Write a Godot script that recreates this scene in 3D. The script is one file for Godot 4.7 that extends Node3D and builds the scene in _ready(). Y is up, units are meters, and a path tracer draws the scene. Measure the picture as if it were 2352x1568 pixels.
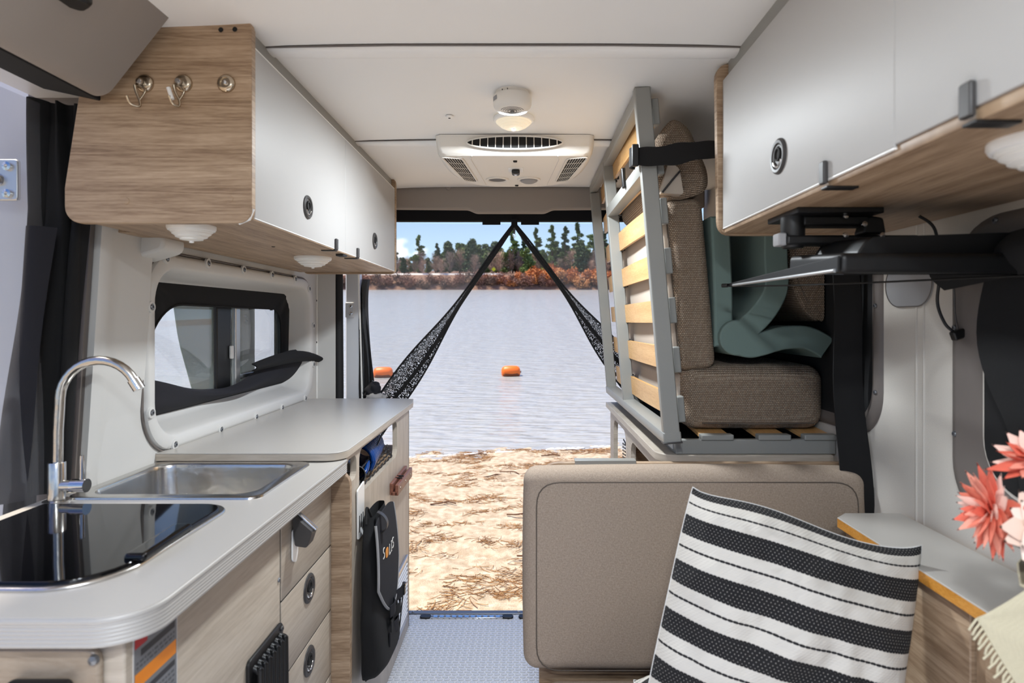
extends Node3D

# ------------------------------------------------------------------ shared state
var M := {}
var used_names := {}
var mesh_cache := {}
# The van stands nose-up on the sloping beach: outdoors is level, so it is turned against the van.
var out_xf := Transform3D(Basis(Vector3.RIGHT, 0.0649), Vector3(0, 1.324, 0))
var rng := RandomNumberGenerator.new()


func _ready() -> void:
	rng.seed = 77
	setup_camera_and_light()
	make_materials()
	build_shell()
	build_left_window()
	build_rear_opening()
	build_sliding_door()
	build_outdoors()
	build_left_overhead()
	build_kitchen()
	build_rear_counter()
	build_ceiling_fittings()
	build_right_overhead()
	build_bed()
	build_sofa()
	build_right_wall_things()
	build_desk_and_flowers()


# ------------------------------------------------------------------ camera, sky, sun, exposure
func setup_camera_and_light() -> void:
	var cam := Camera3D.new()
	cam.name = "camera"
	add_child(cam)
	var attr := CameraAttributesPhysical.new()
	attr.frustum_near = 0.05
	attr.frustum_far = 900.0
	attr.frustum_focal_length = 24.0
	attr.frustum_focus_distance = 2.3
	attr.exposure_aperture = 5.0
	cam.attributes = attr
	cam.projection = Camera3D.PROJECTION_FRUSTUM
	cam.near = 0.05
	cam.far = 900.0
	cam.keep_aspect = Camera3D.KEEP_HEIGHT
	cam.size = 0.05 * 1568.0 / 1400.0
	cam.frustum_offset = Vector2(-31.0, -48.0) * 0.05 / 1400.0
	cam.position = Vector3(0, 1.324, 0)
	cam.current = true

	var env := Environment.new()
	env.background_mode = Environment.BG_SKY
	var sky := Sky.new()
	var sm := ProceduralSkyMaterial.new()
	sm.sky_top_color = Color(0.11, 0.31, 0.58)
	sm.sky_horizon_color = Color(0.60, 0.685, 0.74)
	sm.sky_curve = 0.16
	sm.sky_energy_multiplier = 1.0
	sm.ground_bottom_color = Color(0.55, 0.52, 0.46)
	sm.ground_horizon_color = Color(0.72, 0.82, 0.88)
	sm.sky_cover = cloud_cover()
	sm.sky_cover_modulate = Color(1, 1, 1, 1)
	sky.sky_material = sm
	env.sky = sky
	env.sky_rotation = Vector3(0.0649, 0, 0)
	env.background_energy_multiplier = 1.0
	env.tonemap_mode = Environment.TONE_MAPPER_LINEAR
	env.tonemap_exposure = 2.65
	env.sdfgi_enabled = true
	env.ssao_enabled = true
	env.ssil_enabled = true
	var we := WorldEnvironment.new()
	we.name = "world_environment"
	we.environment = env
	add_child(we)

	# Soft, hazy sun high on the sliding-door side of the van.
	var sun := DirectionalLight3D.new()
	sun.name = "sun"
	sun.light_color = Color(1.0, 0.95, 0.87)
	sun.light_energy = 0.95
	sun.light_angular_distance = 8.0
	sun.shadow_enabled = true
	sun.look_at_from_position(Vector3(-3.6, 9, -0.4), Vector3.ZERO, Vector3.UP)
	add_child(sun)


func cloud_cover() -> ImageTexture:
	# Small fair-weather cumulus scattered all round the sky.
	var w := 2048
	var h := 1024
	var img := Image.create(w, h, false, Image.FORMAT_RGBA8)
	img.fill(Color(1, 1, 1, 0))
	var n := FastNoiseLite.new()
	n.seed = 5
	n.frequency = 0.035
	n.fractal_octaves = 5
	var r := RandomNumberGenerator.new()
	r.seed = 11
	var list := []
	# (column, row, half width, half height): clouds over the lake, then the rest of the sky
	list.append_array([[977, 465, 21, 10], [996, 476, 22, 7], [934, 478, 10, 5], [1024, 462, 26, 9], [1100, 470, 26, 8], [1068, 452, 16, 6], [958, 490, 9, 4]])
	for k in 150:
		var cx := r.randi_range(30, w - 30)
		var el := r.randf_range(0.0, 1.0)
		var cy := int(500 - el * 300)
		if cx > 890 and cx < 1150 and cy > 410:
			continue
		var sc := r.randf_range(0.6, 1.0) * (1.0 + el * 1.6)
		list.append([cx, cy, int(26 * sc), int(8 * sc * (1.0 + el))])
	for c in list:
		var hx: int = c[2]
		var hy: int = c[3]
		for y in range(c[1] - hy * 2, c[1] + hy + 2):
			for x in range(c[0] - hx - 4, c[0] + hx + 4):
				var dx := float(x - c[0]) / hx
				var dy := float(y - c[1]) / hy
				dy = dy * 1.5 if dy > 0 else dy * 0.62
				var v := n.get_noise_2d(x * 3.1 + c[0] * 7, y * 3.6 + c[1] * 3)
				var a := clampf((1.0 - dx * dx - dy * dy + v * 1.5) * 1.6, 0.0, 1.0)
				if a > 0.0 and x >= 0 and x < w:
					var old := img.get_pixel(x, y)
					var a2 := maxf(old.a, a * 0.92)
					img.set_pixel(x, y, Color(0.62, 0.55, 0.48, a2))
	return ImageTexture.create_from_image(img)


# ------------------------------------------------------------------ naming and tagging
func numbered(called: String) -> String:
	var k: int = used_names.get(called, -1) + 1
	used_names[called] = k
	return called if k == 0 else "%s_%03d" % [called, k]


func thing(called: String, label: String, category: String, at := Vector3.ZERO, group := "") -> Node3D:
	var o := Node3D.new()
	o.name = numbered(called)
	add_child(o)
	o.position = at
	o.set_meta("label", label)
	o.set_meta("category", category)
	if group != "":
		o.set_meta("group", group)
	return o


func structure(called: String, label := "") -> Node3D:
	var o := Node3D.new()
	o.name = called
	add_child(o)
	o.set_meta("kind", "structure")
	if label != "":
		o.set_meta("label", label)
	return o


func copy_of(src: Node3D, called: String, label: String, xf: Transform3D) -> Node3D:
	var c: Node3D = src.duplicate()
	c.name = numbered(called)
	add_child(c)
	c.transform = xf
	c.set_meta("label", label)
	return c


func part(parent: Node3D, called: String, mesh: Mesh, m: Material, at := Vector3.ZERO, turn := Vector3.ZERO) -> MeshInstance3D:
	var o := MeshInstance3D.new()
	o.name = called
	o.mesh = mesh
	o.material_override = m
	parent.add_child(o, true)
	o.position = at
	o.rotation = turn
	return o


func part_xf(parent: Node3D, called: String, mesh: Mesh, m: Material, xf: Transform3D) -> MeshInstance3D:
	var o := part(parent, called, mesh, m)
	o.transform = xf
	return o


func bx(parent: Node3D, called: String, m: Material, lo: Vector3, hi: Vector3, bevel := 0.002) -> MeshInstance3D:
	return part(parent, called, box_mesh((hi - lo).abs(), bevel), m, (lo + hi) * 0.5)


# ------------------------------------------------------------------ mesh helpers
func tri(st: SurfaceTool, a: Vector3, b: Vector3, c: Vector3, na: Vector3, nb: Vector3, nc: Vector3, ua := Vector2.ZERO, ub := Vector2.ZERO, uc := Vector2.ZERO) -> void:
	var g := (b - a).cross(c - a)
	if g.length_squared() < 1e-18:
		return
	if g.dot(na + nb + nc) > 0.0:
		var t := b
		b = c
		c = t
		t = nb
		nb = nc
		nc = t
		var u := ub
		ub = uc
		uc = u
	st.set_normal(na)
	st.set_uv(ua)
	st.add_vertex(a)
	st.set_normal(nb)
	st.set_uv(ub)
	st.add_vertex(b)
	st.set_normal(nc)
	st.set_uv(uc)
	st.add_vertex(c)


func quad(st: SurfaceTool, a: Vector3, b: Vector3, c: Vector3, d: Vector3, na: Vector3, nb: Vector3, nc: Vector3, nd: Vector3) -> void:
	tri(st, a, b, c, na, nb, nc)
	tri(st, a, c, d, na, nc, nd)


func begin() -> SurfaceTool:
	var st := SurfaceTool.new()
	st.begin(Mesh.PRIMITIVE_TRIANGLES)
	return st


func done(st: SurfaceTool) -> ArrayMesh:
	st.index()
	return st.commit()


func box_mesh(size: Vector3, bevel := 0.002) -> ArrayMesh:
	var key := "b%.4f %.4f %.4f %.4f" % [size.x, size.y, size.z, bevel]
	if mesh_cache.has(key):
		return mesh_cache[key]
	bevel = minf(bevel, minf(size.x, minf(size.y, size.z)) * 0.45)
	var m := prism(rounded_rect(size.x, size.y, bevel, 2 if bevel < 0.006 else 4), size.z, bevel)
	mesh_cache[key] = m
	return m


func rounded_rect(w: float, h: float, r: float, n := 6) -> PackedVector2Array:
	return round_corners(w, h, [r, r, r, r], n)


func round_corners(w: float, h: float, r: Array, n := 6) -> PackedVector2Array:
	# corners: lower left, lower right, upper right, upper left
	var p := PackedVector2Array()
	var c := [Vector2(-w / 2, -h / 2), Vector2(w / 2, -h / 2), Vector2(w / 2, h / 2), Vector2(-w / 2, h / 2)]
	var inw := [Vector2(1, 1), Vector2(-1, 1), Vector2(-1, -1), Vector2(1, -1)]
	for k in 4:
		var rr: float = r[k]
		if rr <= 0.0002:
			p.append(c[k])
			continue
		var o: Vector2 = c[k] + inw[k] * rr
		for i in n + 1:
			var a := PI + PI / 2 * k + PI / 2 * i / n
			p.append(o + Vector2(cos(a), sin(a)) * rr)
	return p


func smooth_poly(pts: Array, r: float, n := 5) -> PackedVector2Array:
	# a polygon with every corner rounded by about r
	var out := PackedVector2Array()
	var k := pts.size()
	for i in k:
		var a: Vector2 = pts[(i + k - 1) % k]
		var b: Vector2 = pts[i]
		var c: Vector2 = pts[(i + 1) % k]
		var rr := minf(r, minf(a.distance_to(b), b.distance_to(c)) * 0.48)
		var p := b + (a - b).normalized() * rr
		var q := b + (c - b).normalized() * rr
		for j in n + 1:
			var t := float(j) / n
			out.append(p.lerp(b, t).lerp(b.lerp(q, t), t))
	return out


func ring_normals(poly: PackedVector2Array) -> Array:
	var n := poly.size()
	var e := PackedVector2Array()
	for i in n:
		var d := (poly[(i + 1) % n] - poly[i]).normalized()
		e.append(Vector2(d.y, -d.x))
	return [e, n]


func prism(poly_in: PackedVector2Array, depth: float, bevel := 0.0, crease := 0.72) -> ArrayMesh:
	# outline in x, y, extruded along z (centred), with chamfered rims
	var poly := poly_in
	if Geometry2D.is_polygon_clockwise(poly):
		poly.reverse()
	var n := poly.size()
	var e := PackedVector2Array()
	for i in n:
		var d := (poly[(i + 1) % n] - poly[i]).normalized()
		e.append(Vector2(d.y, -d.x))
	var inner := PackedVector2Array()
	var vn := PackedVector2Array()
	for i in n:
		var m := e[(i + n - 1) % n] + e[i]
		m = m.normalized()
		var k := clampf(m.dot(e[i]), 0.35, 1.0)
		vn.append(m)
		inner.append(poly[i] - m * bevel / k)
	var st := begin()
	var h := depth / 2
	var zb := h - bevel
	for i in n:
		var j := (i + 1) % n
		var na := vn[i] if e[(i + n - 1) % n].dot(e[i]) > crease else e[i]
		var nb := vn[j] if e[i].dot(e[j]) > crease else e[i]
		var a3 := Vector3(na.x, na.y, 0)
		var b3 := Vector3(nb.x, nb.y, 0)
		var p := poly[i]
		var q := poly[j]
		quad(st, Vector3(p.x, p.y, -zb), Vector3(q.x, q.y, -zb), Vector3(q.x, q.y, zb), Vector3(p.x, p.y, zb), a3, b3, b3, a3)
		if bevel > 0.0:
			var u := inner[i]
			var v := inner[j]
			for s in [-1.0, 1.0]:
				var f := Vector3(0, 0, s)
				var ma := (a3 + f).normalized()
				var mb := (b3 + f).normalized()
				quad(st, Vector3(p.x, p.y, zb * s), Vector3(q.x, q.y, zb * s), Vector3(v.x, v.y, h * s), Vector3(u.x, u.y, h * s), (ma * 0.5 + a3 * 0.5).normalized(), (mb * 0.5 + b3 * 0.5).normalized(), (mb * 0.5 + f * 0.5).normalized(), (ma * 0.5 + f * 0.5).normalized())
	var cap := inner if bevel > 0.0 else poly
	var t := Geometry2D.triangulate_polygon(cap)
	if t.is_empty():
		cap = poly
		t = Geometry2D.triangulate_polygon(poly)
	for i in range(0, t.size(), 3):
		for s in [-1.0, 1.0]:
			var f := Vector3(0, 0, s)
			tri(st, Vector3(cap[t[i]].x, cap[t[i]].y, h * s), Vector3(cap[t[i + 1]].x, cap[t[i + 1]].y, h * s), Vector3(cap[t[i + 2]].x, cap[t[i + 2]].y, h * s), f, f, f)
	return done(st)


func frame_loft(rings: Array) -> ArrayMesh:
	# rings: arrays of Vector3 with equal counts, joined in order (closed loops)
	var st := begin()
	var k := rings.size()
	var n: int = rings[0].size()
	for r in k - 1:
		for i in n:
			var j := (i + 1) % n
			var a: Vector3 = rings[r][i]
			var b: Vector3 = rings[r][j]
			var c: Vector3 = rings[r + 1][j]
			var d: Vector3 = rings[r + 1][i]
			st.add_vertex(a)
			st.add_vertex(b)
			st.add_vertex(c)
			st.add_vertex(a)
			st.add_vertex(c)
			st.add_vertex(d)
	return weld(st, 50.0)


func weld(st: SurfaceTool, angle := 40.0) -> ArrayMesh:
	# smooth normals across edges flatter than the angle
	var arr := st.commit_to_arrays()
	var v: PackedVector3Array = arr[Mesh.ARRAY_VERTEX]
	var uv = arr[Mesh.ARRAY_TEX_UV]
	var fn := PackedVector3Array()
	var at := {}
	for i in range(0, v.size(), 3):
		var g := (v[i + 2] - v[i]).cross(v[i + 1] - v[i])
		fn.append(g)
		for k in 3:
			var key := (v[i + k] * 20000.0).round()
			if not at.has(key):
				at[key] = []
			at[key].append(i / 3)
	var cosa := cos(deg_to_rad(angle))
	var nr := PackedVector3Array()
	nr.resize(v.size())
	for i in v.size():
		var f := fn[i / 3]
		var fnn := f.normalized()
		var s := Vector3.ZERO
		for o in at[(v[i] * 20000.0).round()]:
			if fn[o].normalized().dot(fnn) > cosa:
				s += fn[o]
		nr[i] = s.normalized() if s.length() > 0 else Vector3.UP
	arr[Mesh.ARRAY_NORMAL] = nr
	var m := ArrayMesh.new()
	m.add_surface_from_arrays(Mesh.PRIMITIVE_TRIANGLES, arr)
	return m


func lathe(profile: Array, segs := 28, crease := 0.75) -> ArrayMesh:
	# profile of (radius, height) points turned about y
	var st := begin()
	var k := profile.size()
	var en := []
	for i in k - 1:
		var d: Vector2 = (profile[i + 1] - profile[i]).normalized()
		en.append(Vector2(d.y, -d.x))
	for i in k - 1:
		var n0: Vector2 = en[i]
		var n1: Vector2 = en[i]
		if i > 0 and en[i - 1].dot(en[i]) > crease:
			n0 = (en[i - 1] + en[i]).normalized()
		if i < k - 2 and en[i + 1].dot(en[i]) > crease:
			n1 = (en[i + 1] + en[i]).normalized()
		for s in segs:
			var a0 := TAU * s / segs
			var a1 := TAU * (s + 1) / segs
			var c0 := Vector2(cos(a0), sin(a0))
			var c1 := Vector2(cos(a1), sin(a1))
			var p: Vector2 = profile[i]
			var q: Vector2 = profile[i + 1]
			quad(st, Vector3(c0.x * p.x, p.y, c0.y * p.x), Vector3(c1.x * p.x, p.y, c1.y * p.x), Vector3(c1.x * q.x, q.y, c1.y * q.x), Vector3(c0.x * q.x, q.y, c0.y * q.x),
				Vector3(c0.x * n0.x, n0.y, c0.y * n0.x), Vector3(c1.x * n0.x, n0.y, c1.y * n0.x), Vector3(c1.x * n1.x, n1.y, c1.y * n1.x), Vector3(c0.x * n1.x, n1.y, c0.y * n1.x))
	return done(st)


func tube(pts: Array, radius, segs := 8, closed := false) -> ArrayMesh:
	var st := begin()
	var n := pts.size()
	var rings := []
	var norms := []
	var ref := Vector3.ZERO
	for i in n:
		var a: Vector3 = pts[maxi(i - 1, 0)] if not closed else pts[(i + n - 1) % n]
		var b: Vector3 = pts[mini(i + 1, n - 1)] if not closed else pts[(i + 1) % n]
		var t := (b - a).normalized()
		if ref == Vector3.ZERO:
			ref = t.cross(Vector3.UP if absf(t.y) < 0.9 else Vector3.RIGHT).normalized()
		ref = (ref - t * ref.dot(t)).normalized()
		var bi := t.cross(ref)
		var r: float = radius[i] if radius is Array else radius
		var ring := []
		var nn := []
		for s in segs:
			var ang := TAU * s / segs
			var d := ref * cos(ang) + bi * sin(ang)
			ring.append(pts[i] + d * r)
			nn.append(d)
		rings.append(ring)
		norms.append(nn)
	for i in (n if closed else n - 1):
		var k := (i + 1) % n
		for s in segs:
			var u := (s + 1) % segs
			quad(st, rings[i][s], rings[i][u], rings[k][u], rings[k][s], norms[i][s], norms[i][u], norms[k][u], norms[k][s])
	if not closed:
		for e in [0, n - 1]:
			var dir: Vector3 = (pts[0] - pts[1]).normalized() if e == 0 else (pts[n - 1] - pts[n - 2]).normalized()
			for s in segs:
				tri(st, pts[e], rings[e][s], rings[e][(s + 1) % segs], dir, dir, dir)
	return done(st)


func spline(keys: Array, steps := 8) -> Array:
	var out := []
	var n := keys.size()
	for i in n - 1:
		var a: Vector3 = keys[maxi(i - 1, 0)]
		var b: Vector3 = keys[i]
		var c: Vector3 = keys[i + 1]
		var d: Vector3 = keys[mini(i + 2, n - 1)]
		for s in steps:
			out.append(b.cubic_interpolate(c, a, d, float(s) / steps))
	out.append(keys[n - 1])
	return out


func surf(nu: int, nv: int, f: Callable, thick := 0.0, two := true) -> ArrayMesh:
	# a grid surface f(u, v), optionally given thickness along its normals, with UVs
	var p := []
	for j in nv + 1:
		var row := []
		for i in nu + 1:
			row.append(f.call(float(i) / nu, float(j) / nv))
		p.append(row)
	var nr := []
	for j in nv + 1:
		var row := []
		for i in nu + 1:
			var du: Vector3 = p[j][mini(i + 1, nu)] - p[j][maxi(i - 1, 0)]
			var dv: Vector3 = p[mini(j + 1, nv)][i] - p[maxi(j - 1, 0)][i]
			var g := du.cross(dv)
			row.append(g.normalized() if g.length() > 1e-12 else Vector3.UP)
		nr.append(row)
	var st := begin()
	var sides := [0.5, -0.5] if thick > 0.0 else [0.0]
	for s in sides:
		for j in nv:
			for i in nu:
				var q := []
				var nn := []
				var uv := []
				for c in [[0, 0], [1, 0], [1, 1], [0, 1]]:
					var n: Vector3 = nr[j + c[1]][i + c[0]]
					q.append(p[j + c[1]][i + c[0]] + n * thick * s)
					nn.append(n * (-1.0 if s < 0 else 1.0))
					uv.append(Vector2(float(i + c[0]) / nu, float(j + c[1]) / nv))
				tri(st, q[0], q[1], q[2], nn[0], nn[1], nn[2], uv[0], uv[1], uv[2])
				tri(st, q[0], q[2], q[3], nn[0], nn[2], nn[3], uv[0], uv[2], uv[3])
	if thick > 0.0:
		var rim := []
		for i in nu:
			rim.append([i, 0, i + 1, 0])
			rim.append([i, nv, i + 1, nv])
		for j in nv:
			rim.append([0, j, 0, j + 1])
			rim.append([nu, j, nu, j + 1])
		var mid: Vector3 = p[nv / 2][nu / 2]
		for r in rim:
			var a: Vector3 = p[r[1]][r[0]]
			var b: Vector3 = p[r[3]][r[2]]
			var na: Vector3 = nr[r[1]][r[0]] * thick * 0.5
			var nb: Vector3 = nr[r[3]][r[2]] * thick * 0.5
			var o := (b - a).cross(na).normalized()
			if o.dot(a - mid) < 0:
				o = -o
			var ua := Vector2(float(r[0]) / nu, float(r[1]) / nv)
			tri(st, a + na, b + nb, b - nb, o, o, o, ua, ua, ua)
			tri(st, a + na, b - nb, a - na, o, o, o, ua, ua, ua)
	return done(st)


func soft_box(size: Vector3, r: float, puff := Vector3.ZERO, n := 14) -> ArrayMesh:
	# a cushion: rounded box whose faces swell by puff
	var st := begin()
	var h := size / 2
	var core := h - Vector3(r, r, r)
	var pos := func(axis: int, s: float, u: float, v: float) -> Vector3:
		var a1 := (axis + 1) % 3
		var a2 := (axis + 2) % 3
		var p := Vector3.ZERO
		p[axis] = s * h[axis]
		p[a1] = u * h[a1]
		p[a2] = v * h[a2]
		var c := p.clamp(-core, core)
		var d := (p - c)
		if d.length() > 1e-9:
			p = c + d.normalized() * minf(r, d.length() * 10.0)
		var q := Vector3(p.x / h.x, p.y / h.y, p.z / h.z)
		p.x += q.x * puff.x * (1.0 - q.y * q.y) * (1.0 - q.z * q.z)
		p.y += q.y * puff.y * (1.0 - q.x * q.x) * (1.0 - q.z * q.z)
		p.z += q.z * puff.z * (1.0 - q.x * q.x) * (1.0 - q.y * q.y)
		return p
	# denser sampling towards the rounded rims
	for axis in 3:
		var lists := []
		for a in [(axis + 1) % 3, (axis + 2) % 3]:
			var l := []
			var k: float = core[a] / h[a]
			for i in 5:
				l.append(-1.0 + (1.0 - k) * i / 4.0)
			for i in range(1, n):
				l.append(lerpf(-k, k, float(i) / n))
			for i in 5:
				l.append(k + (1.0 - k) * i / 4.0)
			lists.append(l)
		for s in [-1.0, 1.0]:
			for j in lists[1].size() - 1:
				for i in lists[0].size() - 1:
					var a: Vector3 = pos.call(axis, s, lists[0][i], lists[1][j])
					var b: Vector3 = pos.call(axis, s, lists[0][i + 1], lists[1][j])
					var c: Vector3 = pos.call(axis, s, lists[0][i + 1], lists[1][j + 1])
					var d: Vector3 = pos.call(axis, s, lists[0][i], lists[1][j + 1])
					if s > 0:
						for q in [a, c, b, a, d, c]:
							st.add_vertex(q)
					else:
						for q in [a, b, c, a, c, d]:
							st.add_vertex(q)
	return weld(st, 60.0)


func holed_panel(parent: Node3D, called: String, m: Material, outline: PackedVector2Array, holes: Array, depth: float, xf: Transform3D) -> Node3D:
	# flat panel with openings cut through; outline in x, y, thickness towards -z
	var root := CSGPolygon3D.new()
	root.name = called
	root.polygon = outline
	root.depth = depth
	root.material = m
	for hpoly in holes:
		var c := CSGPolygon3D.new()
		c.name = "opening"
		c.polygon = hpoly
		c.depth = depth + 0.02
		c.position.z = 0.01
		c.operation = CSGShape3D.OPERATION_SUBTRACTION
		c.material = m
		root.add_child(c, true)
	parent.add_child(root, true)
	root.transform = xf
	return root


func screw_mesh(r := 0.006) -> ArrayMesh:
	return lathe([Vector2(r, 0), Vector2(r, r * 0.35), Vector2(r * 0.8, r * 0.62), Vector2(r * 0.42, r * 0.7), Vector2(r * 0.4, r * 0.3), Vector2(0.0, r * 0.3)], 12)


func moved(poly: PackedVector2Array, by: Vector2) -> PackedVector2Array:
	var o := PackedVector2Array()
	for p in poly:
		o.append(p + by)
	return o


# ------------------------------------------------------------------ materials
func noise_bytes(size: int, freq: float, seed_: int, oct := 4, sx := 1.0) -> PackedByteArray:
	var n := FastNoiseLite.new()
	n.seed = seed_
	n.frequency = freq
	n.fractal_octaves = oct
	n.noise_type = FastNoiseLite.TYPE_SIMPLEX_SMOOTH
	var img := n.get_seamless_image(size, size, false, false, 0.15)
	img.convert(Image.FORMAT_L8)
	return img.get_data()


func ramp_texture(size: int, f: Callable) -> ImageTexture:
	# f(index, x, y) -> Color in sRGB
	var d := PackedByteArray()
	d.resize(size * size * 3)
	var k := 0
	for y in size:
		for x in size:
			var c: Color = f.call(y * size + x, x, y)
			d[k] = c.r8
			d[k + 1] = c.g8
			d[k + 2] = c.b8
			k += 3
	return ImageTexture.create_from_image(Image.create_from_data(size, size, false, Image.FORMAT_RGB8, d))


func normal_texture(bytes: PackedByteArray, size: int, strength: float) -> ImageTexture:
	var img := Image.create_from_data(size, size, false, Image.FORMAT_L8, bytes)
	img.convert(Image.FORMAT_RGB8)
	img.bump_map_to_normal_map(strength)
	return ImageTexture.create_from_image(img)


func plain(color: Color, rough := 0.5, metal := 0.0) -> StandardMaterial3D:
	var m := StandardMaterial3D.new()
	m.albedo_color = color
	m.roughness = rough
	m.metallic = metal
	return m


func bumpy(m: StandardMaterial3D, normal: Texture2D, scale: Vector3, amount := 1.0) -> StandardMaterial3D:
	m.uv1_triplanar = true
	m.uv1_world_triplanar = true
	m.uv1_scale = scale
	m.normal_enabled = true
	m.normal_texture = normal
	m.normal_scale = amount
	return m


func textured(t: Texture2D, scale: Vector3, rough := 0.6, tint := Color.WHITE) -> StandardMaterial3D:
	var m := plain(tint, rough)
	m.albedo_texture = t
	m.uv1_triplanar = true
	m.uv1_world_triplanar = true
	m.uv1_scale = scale
	return m


func glowing(m: StandardMaterial3D, c: Color, e: float) -> StandardMaterial3D:
	m.emission_enabled = true
	m.emission = c
	m.emission_energy_multiplier = e
	return m


func c8(r: int, g: int, b: int) -> Color:
	return Color8(r, g, b)


func wood_texture(seed_: int, dark: Color, mid: Color, light: Color) -> ImageTexture:
	var a := noise_bytes(512, 0.006, seed_, 3)
	var b := noise_bytes(512, 0.05, seed_ + 3, 3)
	var c := noise_bytes(512, 0.22, seed_ + 7, 2)
	return ramp_texture(512, func(i: int, _x: int, _y: int):
		var low: float = a[i] / 255.0
		var t := 0.16 * (0.5 + 0.5 * sin(low * 30.0)) + 0.34 * low + 0.26 * b[i] / 255.0 + 0.24 * c[i] / 255.0
		t = clampf((t - 0.22) * 1.75, 0.0, 1.0)
		return dark.lerp(mid, t * 2.0) if t < 0.5 else mid.lerp(light, t * 2.0 - 1.0))


func make_materials() -> void:
	var fine := noise_bytes(256, 0.35, 3, 2)
	var fine_n := normal_texture(fine, 256, 2.0)
	var mid_bytes := noise_bytes(256, 0.06, 4, 4)
	var mid_n := normal_texture(mid_bytes, 256, 3.0)
	M.fine_n = fine_n
	# --- the shell
	M.ceiling = bumpy(plain(c8(238, 237, 235), 0.9), fine_n, Vector3(9, 9, 9), 0.5)
	M.ceiling_rib = plain(c8(236, 235, 233), 0.6)
	M.wall = bumpy(plain(c8(204, 203, 200), 0.75), fine_n, Vector3(12, 12, 12), 0.5)
	var speck := ramp_texture(256, func(i: int, _x: int, _y: int): return c8(186, 180, 172).lerp(c8(214, 209, 201), fine[i] / 255.0))
	M.wall_fabric = textured(speck, Vector3(7, 7, 7), 0.95)
	M.white_plastic = bumpy(plain(c8(208, 207, 204), 0.5), fine_n, Vector3(14, 14, 14), 0.35)
	M.appliance = plain(c8(226, 222, 215), 0.45)
	M.taupe = bumpy(plain(c8(146, 138, 132), 0.6), fine_n, Vector3(16, 16, 16), 0.5)
	M.pillar_grey = bumpy(plain(c8(106, 99, 95), 0.45), fine_n, Vector3(16, 16, 16), 0.4)
	M.body_paint = plain(c8(205, 208, 214), 0.28)
	M.body_paint.clearcoat_enabled = true
	M.floor = bumpy(plain(c8(216, 217, 220), 0.3), fine_n, Vector3(10, 10, 10), 0.3)
	M.floor_pill = plain(c8(198, 200, 205), 0.28)
	M.aluminium = plain(c8(200, 202, 204), 0.33, 0.85)
	M.dark_aluminium = plain(c8(120, 122, 126), 0.38, 0.7)
	# --- wood
	var oak := wood_texture(21, c8(124, 99, 76), c8(163, 138, 112), c8(187, 163, 137))
	var pale := wood_texture(33, c8(164, 152, 138), c8(181, 170, 156), c8(194, 184, 171))
	M.oak = textured(oak, Vector3(0.33, 5.5, 0.33), 0.45)
	M.oak_under = textured(oak, Vector3(5.5, 0.33, 0.33), 0.45)
	M.pale_wood = textured(pale, Vector3(0.3, 4.0, 0.3), 0.42)
	M.pale_upright = textured(pale, Vector3(4.0, 0.3, 4.0), 0.42)
	var birch := wood_texture(51, c8(196, 146, 88), c8(214, 167, 108), c8(226, 184, 128))
	M.birch = textured(birch, Vector3(7.0, 9.0, 1.0), 0.35)
	M.brown_wood = textured(wood_texture(61, c8(104, 66, 52), c8(126, 80, 64), c8(146, 96, 78)), Vector3(2, 14, 2), 0.4)
	M.edge_band = textured(wood_texture(71, c8(178, 118, 44), c8(200, 138, 58), c8(214, 154, 76)), Vector3(4, 8, 4), 0.4)
	# --- laminates, metal, plastic
	M.door_grey = bumpy(plain(c8(174, 173, 172), 0.5), fine_n, Vector3(12, 12, 12), 0.12)
	M.worktop = bumpy(plain(c8(186, 182, 176), 0.30), fine_n, Vector3(12, 12, 12), 0.15)
	M.worktop_edge = plain(c8(178, 175, 171), 0.5, 0.2)
	M.steel = bumpy(plain(c8(206, 204, 200), 0.24, 1.0), mid_n, Vector3(1.5, 1.5, 40), 0.12)
	M.chrome = plain(c8(214, 214, 214), 0.12, 1.0)
	M.nickel = plain(c8(190, 176, 156), 0.22, 1.0)
	M.black_glass = plain(c8(7, 7, 9), 0.05)
	M.black_glass.metallic_specular = 0.42
	M.black_plastic = plain(c8(17, 17, 18), 0.45)
	M.dark_plastic = plain(c8(58, 56, 56), 0.45)
	M.void_black = plain(c8(16, 15, 15), 0.8)  # near-black, also stands in for shade in gaps, holes and hollow insides
	M.rubber = plain(c8(24, 24, 26), 0.7)
	M.frame_grey = bumpy(plain(c8(142, 142, 138), 0.38), fine_n, Vector3(12, 12, 12), 0.15)
	M.white_gloss = plain(c8(236, 236, 234), 0.3)
	M.white_paint = plain(c8(228, 226, 222), 0.5)
	# --- cloth
	M.black_cloth = bumpy(plain(c8(16, 16, 18), 0.95), fine_n, Vector3(10, 10, 10), 0.8)
	M.navy_cloth = bumpy(plain(c8(26, 26, 33), 0.95), fine_n, Vector3(10, 10, 10), 0.8)
	M.strap = bumpy(plain(c8(15, 14, 15), 0.9), fine_n, Vector3(20, 20, 20), 0.8)
	M.piping_grey = plain(c8(150, 150, 152), 0.8)
	var lin_a := noise_bytes(256, 0.5, 91, 2)
	var lin_b := noise_bytes(256, 0.12, 92, 3)
	var r := RandomNumberGenerator.new()
	r.seed = 4
	var streak_u := []
	var streak_v := []
	for i in 256:
		streak_u.append(r.randf())
		streak_v.append(r.randf())
	var linen := ramp_texture(256, func(i: int, x: int, y: int):
		var t: float = 0.5 * lin_a[i] / 255.0 + 0.2 * lin_b[i] / 255.0 + 0.3 * streak_u[(x * 31 + y * 57 + int(y / 2.0) * 13) % 256]
		return c8(120, 104, 90).lerp(c8(198, 181, 163), clampf(t * 1.5 - 0.25, 0, 1)))
	M.linen = textured(linen, Vector3(5.5, 5.5, 5.5), 0.95)
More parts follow.
